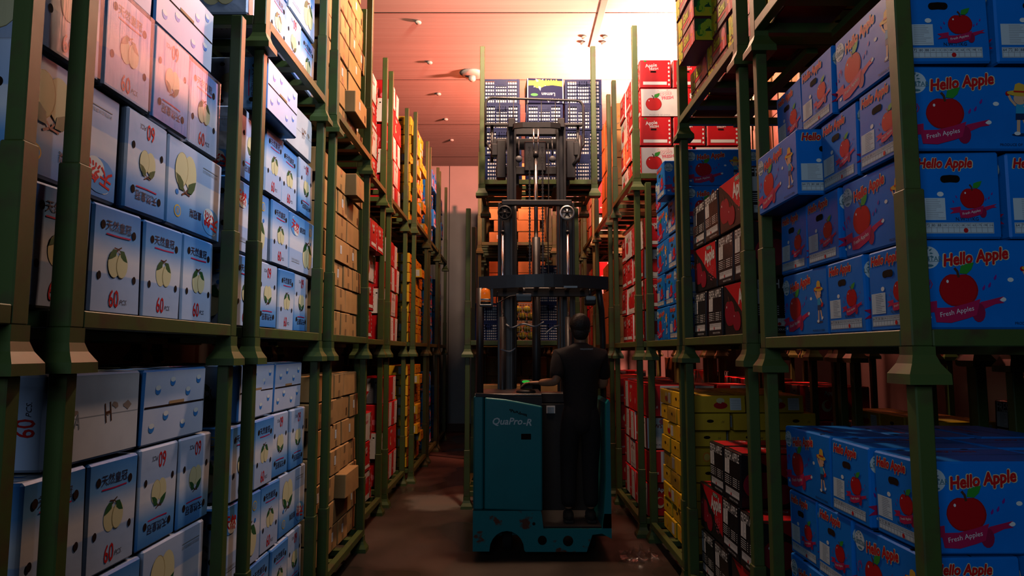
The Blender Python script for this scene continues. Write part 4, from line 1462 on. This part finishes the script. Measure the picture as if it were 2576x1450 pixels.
for k in range(len(pts) - 1):
    a, c_ = Vector(pts[k]), Vector(pts[k + 1])
    m.add([a + Vector((0, 0, -.025)), c_ + Vector((0, 0, -.025)), c_ + Vector((0, 0, .025)), a + Vector((0, 0, .025)),
           a + Vector((0, .03, -.025)), c_ + Vector((0, .03, -.025)), c_ + Vector((0, .03, .025)), a + Vector((0, .03, .025))],
          [(0, 1, 2, 3), (3, 2, 6, 7), (7, 6, 5, 4), (4, 5, 1, 0), (0, 3, 7, 4), (1, 5, 6, 2)], BM)
m.box(-.05, .515, 6.40, 6.46, 3.70, 3.77, BM, .005)
for x in (-.004, .467):
    m.box(x - .032, x + .032, 6.30, 6.34, 3.74, 3.83, BM, .005)
part(m, 'mast_top_bar')
m = MB()
m.tube([(.225, 6.30, .6), (.225, 6.30, 2.68)], .040, BM, 14)
m.tube([(.225, 6.30, 2.68), (.225, 6.30, 3.45)], .019, CH, 14)
m.tube([(.225, 6.30, 3.45), (.225, 6.30, 3.50)], .026, BM, 14)
m.tube([(.205, 6.30, 3.50), (.205, 6.30, 3.72)], .008, CH, 8)
m.tube([(.248, 6.30, 3.50), (.248, 6.30, 3.72)], .008, CH, 8)
part(m, 'lift_cylinder', label='chrome lift ram rising from a black cylinder')
for x in (.165, .287):
    m = MB()
    for k in range(84):
        z = 2.25 + k * .0155
        e = .010 if k % 2 else .006
        m.box(x - e, x + e, 6.283, 6.297, z, z + .0135, BM)
    part(m, 'lift_chain')
for x in (-.083, .503):
    m = MB()
    m.tube([(x, 6.10, .35), (x, 6.10, 1.93)], .027, BM, 12)
    m.tube([(x, 6.10, 1.93), (x, 6.10, 2.69)], .0125, CH, 12)
    m.tube([(x, 6.10, 2.69), (x, 6.10, 2.71)], .018, BM, 12)
    m.tube([(x, 6.10, 2.70), (x, 6.13, 2.80)], .010, BM, 8)
    part(m, 'mast_cylinder', label='chrome rod in a black cylinder')
rotx = Matrix.Rotation(math.pi / 2, 4, 'X')
for x, mt, mt2 in ((-.066, BM, BK), (.498, M['alu'], BK)):
    m = MB()
    Q = Matrix.Translation((x, 6.085, 2.872)) @ rotx
    ring = [(.066, -.012), (.066, .012), (.056, .016), (.052, .010), (.052, -.010), (.056, -.016), (.066, -.012)]
    n = 28
    vs = [Q @ Vector((r_ * math.cos(2 * math.pi * k / n), r_ * math.sin(2 * math.pi * k / n), z_)) for r_, z_ in ring[:-1] for k in range(n)]
    fs = [(i * n + k, ((i + 1) % 6) * n + k, ((i + 1) % 6) * n + (k + 1) % n, i * n + (k + 1) % n) for i in range(6) for k in range(n)]
    m.add(vs, fs, mt)
    m.lathe([(.050, -.004), (.050, .004)], mt, 24, Q)
    for k in range(6):
        a = k * math.pi / 3
        m.box(.010, .050, -.006, .006, .004, .010, mt2, .0, Q @ Matrix.Rotation(a, 4, 'Z'))
    m.lathe([(.014, 0), (.014, .018)], mt2, 12, Q)
    part(m, 'mast_pulley', label='bright spoked pulley wheel' if mt is M['alu'] else 'black pulley wheel')
for x in (.065, .382):
    m = MB()
    m.sphere((x, 6.30, 3.43), .033, ink('grey_cap', (.10, .10, .11), .5), 1, .6, 1)
    m.tube([(x, 6.30, 3.46), (x, 6.31, 3.55), (x, 6.34, 3.62)], .008, BM, 6)
    part(m, 'chain_anchor')

# carriage, backrest, forks
m = MB()
m.box(-.19, .655, 6.52, 6.58, 3.60, 3.70, BM, .006)
m.box(-.16, .62, 6.52, 6.58, 3.34, 3.42, BM, .006)
m.box(-.15, -.06, 6.50, 6.60, 3.30, 3.68, BM, .008)
m.box(.53, .62, 6.50, 6.60, 3.30, 3.68, BM, .008)
m.box(-.20, -.14, 6.49, 6.57, 3.52, 3.64, BM, .008)
m.box(.60, .67, 6.49, 6.57, 3.52, 3.66, BM, .008)
m.box(.12, .33, 6.47, 6.60, 3.36, 3.66, BM, .01)
m.tube([(.66, 6.50, 3.72), (.665, 6.50, 3.60), (.65, 6.50, 3.50), (.60, 6.50, 3.43)], .018, BM, 8)
m.box(-.27, .70, 6.60, 6.66, 3.86, 3.885, BM, .004)
part(m, 'fork_carriage')
m = MB()
def rounded(x0, x1, z0, z1, r, y):
    P = [(x0, y, z0)]
    for k in range(7):
        a = math.pi - math.pi / 2 * k / 6
        P.append((x0 + r + r * math.cos(a), y, z1 - r + r * math.sin(a)))
    for k in range(7):
        a = math.pi / 2 - math.pi / 2 * k / 6
        P.append((x1 - r + r * math.cos(a), y, z1 - r * 1.0 + r * math.sin(a) - .03))
    P.append((x1, y, z0 + .02))
    P.append((x1 - .05, y, z0 - .05))
    return P
m.tube(rounded(-.265, .715, 3.66, 4.165, .07, 6.66), .013, BM, 8)
for k in range(1, 7):
    x = -.265 + .98 * k / 7
    m.tube([(x, 6.66, 3.87), (x, 6.66, 4.155 - .03 * k / 7)], .005, BM, 6)
for x in (-.2, .66):
    m.tube([(x, 6.66, 3.5), (x, 6.66, 3.88)], .016, BM, 8)
m.tube([(-.2, 6.60, 3.60), (-.255, 6.66, 3.70)], .012, BM, 8)
part(m, 'load_backrest')
for x in (.02, .52):
    m = MB()
    m.box(x - .05, x + .05, 6.60, 6.645, DZ - .135, 3.70, BM, .005)
    m.prism([(x - .05, DZ - .135), (x + .05, DZ - .135), (x + .05, DZ - .0825), (x - .05, DZ - .0825)], 6.645, 7.85, BM)
    part(m, 'fork')
for x in (-.20, .70):
    m = MB(); m.box(x - .06, x + .06, 6.70, 7.10, .10, .26, TC, .01)
    m.lathe([(.075, -.04), (.08, -.03), (.08, .03), (.075, .04)], M['rubber'], 18, Matrix.Translation((x, 7.0, .08)) @ Matrix.Rotation(math.pi / 2, 4, 'Y'))
    part(m, 'straddle_leg')
m = MB(); m.lathe([(.10, -.04), (.115, -.03), (.115, .03), (.10, .04)], M['rubber'], 24, Matrix.Translation((-.04, 5.80, .115)) @ Matrix.Rotation(math.pi / 2, 4, 'Y')); part(m, 'drive_wheel')
m = MB(); m.lathe([(.06, -.03), (.07, -.02), (.07, .02), (.06, .03)], M['rubber'], 20, Matrix.Translation((.66, 5.85, .07)) @ Matrix.Rotation(math.pi / 2, 4, 'Y')); part(m, 'caster_wheel')

# ------------------------------------------------------------------ the operator
PB = Vector((.56, 5.58, .262))
person = thing('person', 'person in dark clothes standing on the truck with a hand on its steering knob', 'person', PB)
def skin(chains, root=0, levels=2):
    """chains: list of [(point, (rx, ry)) ...] joined where points coincide; returns one grown mesh"""
    verts, rad, edges = [], [], []
    idx = {}
    for ch in chains:
        prev = None
        for p, r in ch:
            k = tuple(round(a, 4) for a in p)
            if k not in idx:
                idx[k] = len(verts); verts.append(p); rad.append(r if isinstance(r, tuple) else (r, r))
            if prev is not None and prev != idx[k]:
                edges.append((prev, idx[k]))
            prev = idx[k]
    me = bpy.data.meshes.new('tmp'); me.from_pydata(verts, edges, [])
    o = bpy.data.objects.new('tmp', me); COL.objects.link(o)
    md = o.modifiers.new('skin', 'SKIN'); md.use_smooth_shade = True
    for i, d in enumerate(me.skin_vertices[0].data):
        d.radius = rad[i]
        d.use_root = (i == root)
    s = o.modifiers.new('sub', 'SUBSURF'); s.levels = levels; s.render_levels = levels
    dg = bpy.context.evaluated_depsgraph_get()
    out = bpy.data.meshes.new_from_object(o.evaluated_get(dg))
    bpy.data.objects.remove(o)
    return out
def joined(name, meshes, mats, parent, base):
    bm = bmesh.new()
    for k, me in enumerate(meshes):
        n0 = len(bm.faces)
        bm.from_mesh(me)
        bm.faces.ensure_lookup_table()
        for f in bm.faces[n0:]:
            f.material_index = k if k < len(mats) else 0
            f.smooth = True
    out = bpy.data.meshes.new(name)
    bm.to_mesh(out); bm.free()
    for mt in mats:
        out.materials.append(mt)
    o = link(name, out, parent, -base)
    return o
SK = surf('skin', (.46, .22, .12), (.40, .18, .10), scale=20, rough=.5, bump=.05)
SH = surf('dark_shirt', (.004, .004, .0045), (.005, .005, .006), scale=30, rough=.85, bump=.3)
TR = surf('dark_trousers', (.004, .004, .005), (.006, .006, .007), scale=30, rough=.85, bump=.3)
HR = surf('black_hair', (.008, .007, .006), (.014, .012, .010), scale=60, rough=.6, bump=.6)
Y0 = 5.63
pel, chest, neck = (.56, Y0, 1.15), (.56, Y0 + .01, 1.45), (.565, Y0 + .01, 1.655)
LS, LE_, LW = (.385, Y0, 1.585), (.355, Y0 - .10, 1.375), (.215, Y0 - .03, 1.368)
RS, RE_, RW = (.735, Y0, 1.585), (.758, Y0 + .06, 1.34), (.705, Y0 + .25, 1.345)
hipL, hipR = (.475, Y0, 1.10), (.645, Y0, 1.10)
kL, kR = (.46, Y0 + .03, .70), (.635, Y0 + .03, .70)
aL, aR = (.455, Y0, .35), (.635, Y0, .35)
body = skin([[(pel, (.105, .075)), ((.56, Y0 + .01, 1.30), (.115, .08)), (chest, (.13, .085)), ((.56, Y0, 1.58), (.11, .07)), (neck, .055), ((.563, Y0 + .02, 1.71), .05),
              ((.563, Y0 + .03, 1.79), (.072, .088)), ((.563, Y0 + .025, 1.86), (.068, .085))],
             [((.56, Y0, 1.58), (.11, .07)), (LS, .058), (LE_, .040), (LW, .028)],
             [((.56, Y0, 1.58), (.11, .07)), (RS, .058), (RE_, .040), (RW, .028)],
             [(pel, (.105, .075)), (hipL, .07), (kL, .055), (aL, .038)],
             [(pel, (.105, .075)), (hipR, .07), (kR, .055), (aR, .038)]])
def hand(w, d, up, side, curl):
    """palm and five fingers from wrist w, pointing along d; side points to the thumb"""
    w, d, up, side = Vector(w), Vector(d).normalized(), Vector(up).normalized(), Vector(side).normalized()
    k = w + d * .045
    palm = skin([[(tuple(w - d * .02), (.024, .019)), (tuple(w + d * .02), (.030, .016)), (tuple(w + d * .055), (.036, .014)), (tuple(w + d * .082), (.033, .012))]], 0, 2)
    out = [palm]
    for i, (off, ln) in enumerate(((.026, .070), (.009, .080), (-.009, .074), (-.025, .058))):
        p = w + d * .075 + side * off
        a = p + d * ln * .45 - up * curl * ln * .10
        b2 = a + d * ln * .32 - up * curl * ln * .28
        c2 = b2 + d * ln * .20 - up * curl * ln * .35
        out.append(skin([[(tuple(p), .0095), (tuple(a), .0088), (tuple(b2), .0080), (tuple(c2), .0068)]], 0, 2))
    p = w + d * .020 + side * .022
    out.append(skin([[(tuple(p), .012), (tuple(p + side * .028 + d * .022 - up * .006), .0105), (tuple(p + side * .040 + d * .052 - up * .016), .0085)]], 0, 2))
    return out
hl = hand(LW, (-.9, .25, -.02), (0, 0, 1), (.25, .95, 0), .7)
hr = hand(RW, (-.35, .9, -.1), (0, 0, 1), (-.95, -.2, 0), 1.0)
# face: nose, ears and eye sockets on the head turned slightly away
hd = Vector((.563, Y0 + .035, 1.815))
face = []
fb = MB()
fb.sphere(hd + Vector((0, .088, -.02)), .014, SK, .8, 1.2, 1.3)
for sx in (-1, 1):
    fb.sphere(hd + Vector((sx * .078, -.005, -.01)), .024, SK, .35, .7, 1.2)
fb.sphere(hd + Vector((0, .082, -.062)), .020, SK, 1.2, .4, .3)
face.append(fb.mesh('tmp'))
bo = joined('body', [body] + hl + hr + face, [SK], person, PB)
eye = MB()
for sx in (-1, 1):
    eye.sphere(hd + Vector((sx * .030, .078, .012)), .010, I['white'])
    eye.sphere(hd + Vector((sx * .030, .086, .012)), .005, I['hole'])
eye.build('eyes', person, -PB)
g = .014
shirt = skin([[((.56, Y0, .93), (.128, .115)), ((.56, Y0, 1.06), (.136, .118)), ((.56, Y0 + .01, 1.22), (.152, .112)), ((.56, Y0 + .01, 1.45), (.168, .118)), ((.56, Y0, 1.58), (.145, .112)), ((.563, Y0 + .005, 1.665), .076), ((.563, Y0 + .005, 1.70), .066)],
              [((.56, Y0, 1.58), (.145, .112)), (tuple(Vector(LS)), .074), ((.365, Y0 - .055, 1.46), .062), ((.358, Y0 - .085, 1.39), .060)],
              [((.56, Y0, 1.58), (.145, .112)), (tuple(Vector(RS)), .074), ((.752, Y0 + .035, 1.46), .062), ((.762, Y0 + .05, 1.38), .060)]])
joined('shirt', [shirt], [SH], person, PB)
trou = skin([[((.56, Y0, 1.28), (.128, .096)), ((.56, Y0, 1.10), (.132, .106))],
             [((.56, Y0, 1.10), (.132, .106)), ((.472, Y0, 1.02), .098), (kL, .074), ((.455, Y0, .36), .066)],
             [((.56, Y0, 1.10), (.132, .106)), ((.648, Y0, 1.02), .098), (kR, .074), ((.635, Y0, .36), .066)]], 1)
joined('trousers', [trou], [TR], person, PB)
for x in (.455, .635):
    m = MB()
    m.sphere((x, Y0 + .03, .309), .07, M['rubber'], .62, 1.75, .62, 16, 10)
    m.box(x - .038, x + .038, Y0 - .085, Y0 + .14, .263, .285, M['rubber'], .008)
    m.build('shoe', person, -PB)
m = MB()
m.sphere(hd + Vector((0, -.012, .030)), .096, HR, .90, 1.08, .98, 20, 14)
m.sphere(hd + Vector((0, -.045, -.035)), .066, HR, 1.05, .8, 1.1, 16, 10)
m.build('hair', person, -PB)
tm = MB()
vs, fs, w, h = text2d('WALINGWART')
k = .105 / w
tm.add([(.60 + a * k, Y0 - .120, 1.640 + b_ * k * 1.1) for a, b_, dz in vs], fs, I['white'])
tm.build('shirt_lettering', person, -PB)

# ------------------------------------------------------------------ loose plastic on the floor
def scrap(name, loc, r, seed, label):
    rr = random.Random(seed)
    bm = bmesh.new()
    bmesh.ops.create_grid(bm, x_segments=14, y_segments=14, size=r)
    for v in bm.verts:
        d = v.co.length / r
        v.co.z = .012 + abs(rr.gauss(0, .35)) * r * max(0, 1.1 - d)
        v.co.x += rr.uniform(-.1, .1) * r
        v.co.y += rr.uniform(-.1, .1) * r
    me = bpy.data.meshes.new(name); bm.to_mesh(me); bm.free()
    me.materials.append(M['film'])
    o = link(name, me, None, loc, (0, 0, rr.uniform(0, 3)))
    return tag(o, label, 'plastic wrap')
scrap('plastic_wrap', (1.01, 5.55, 0), .15, 4, 'crumpled clear plastic wrap lying on the floor by the rack foot')
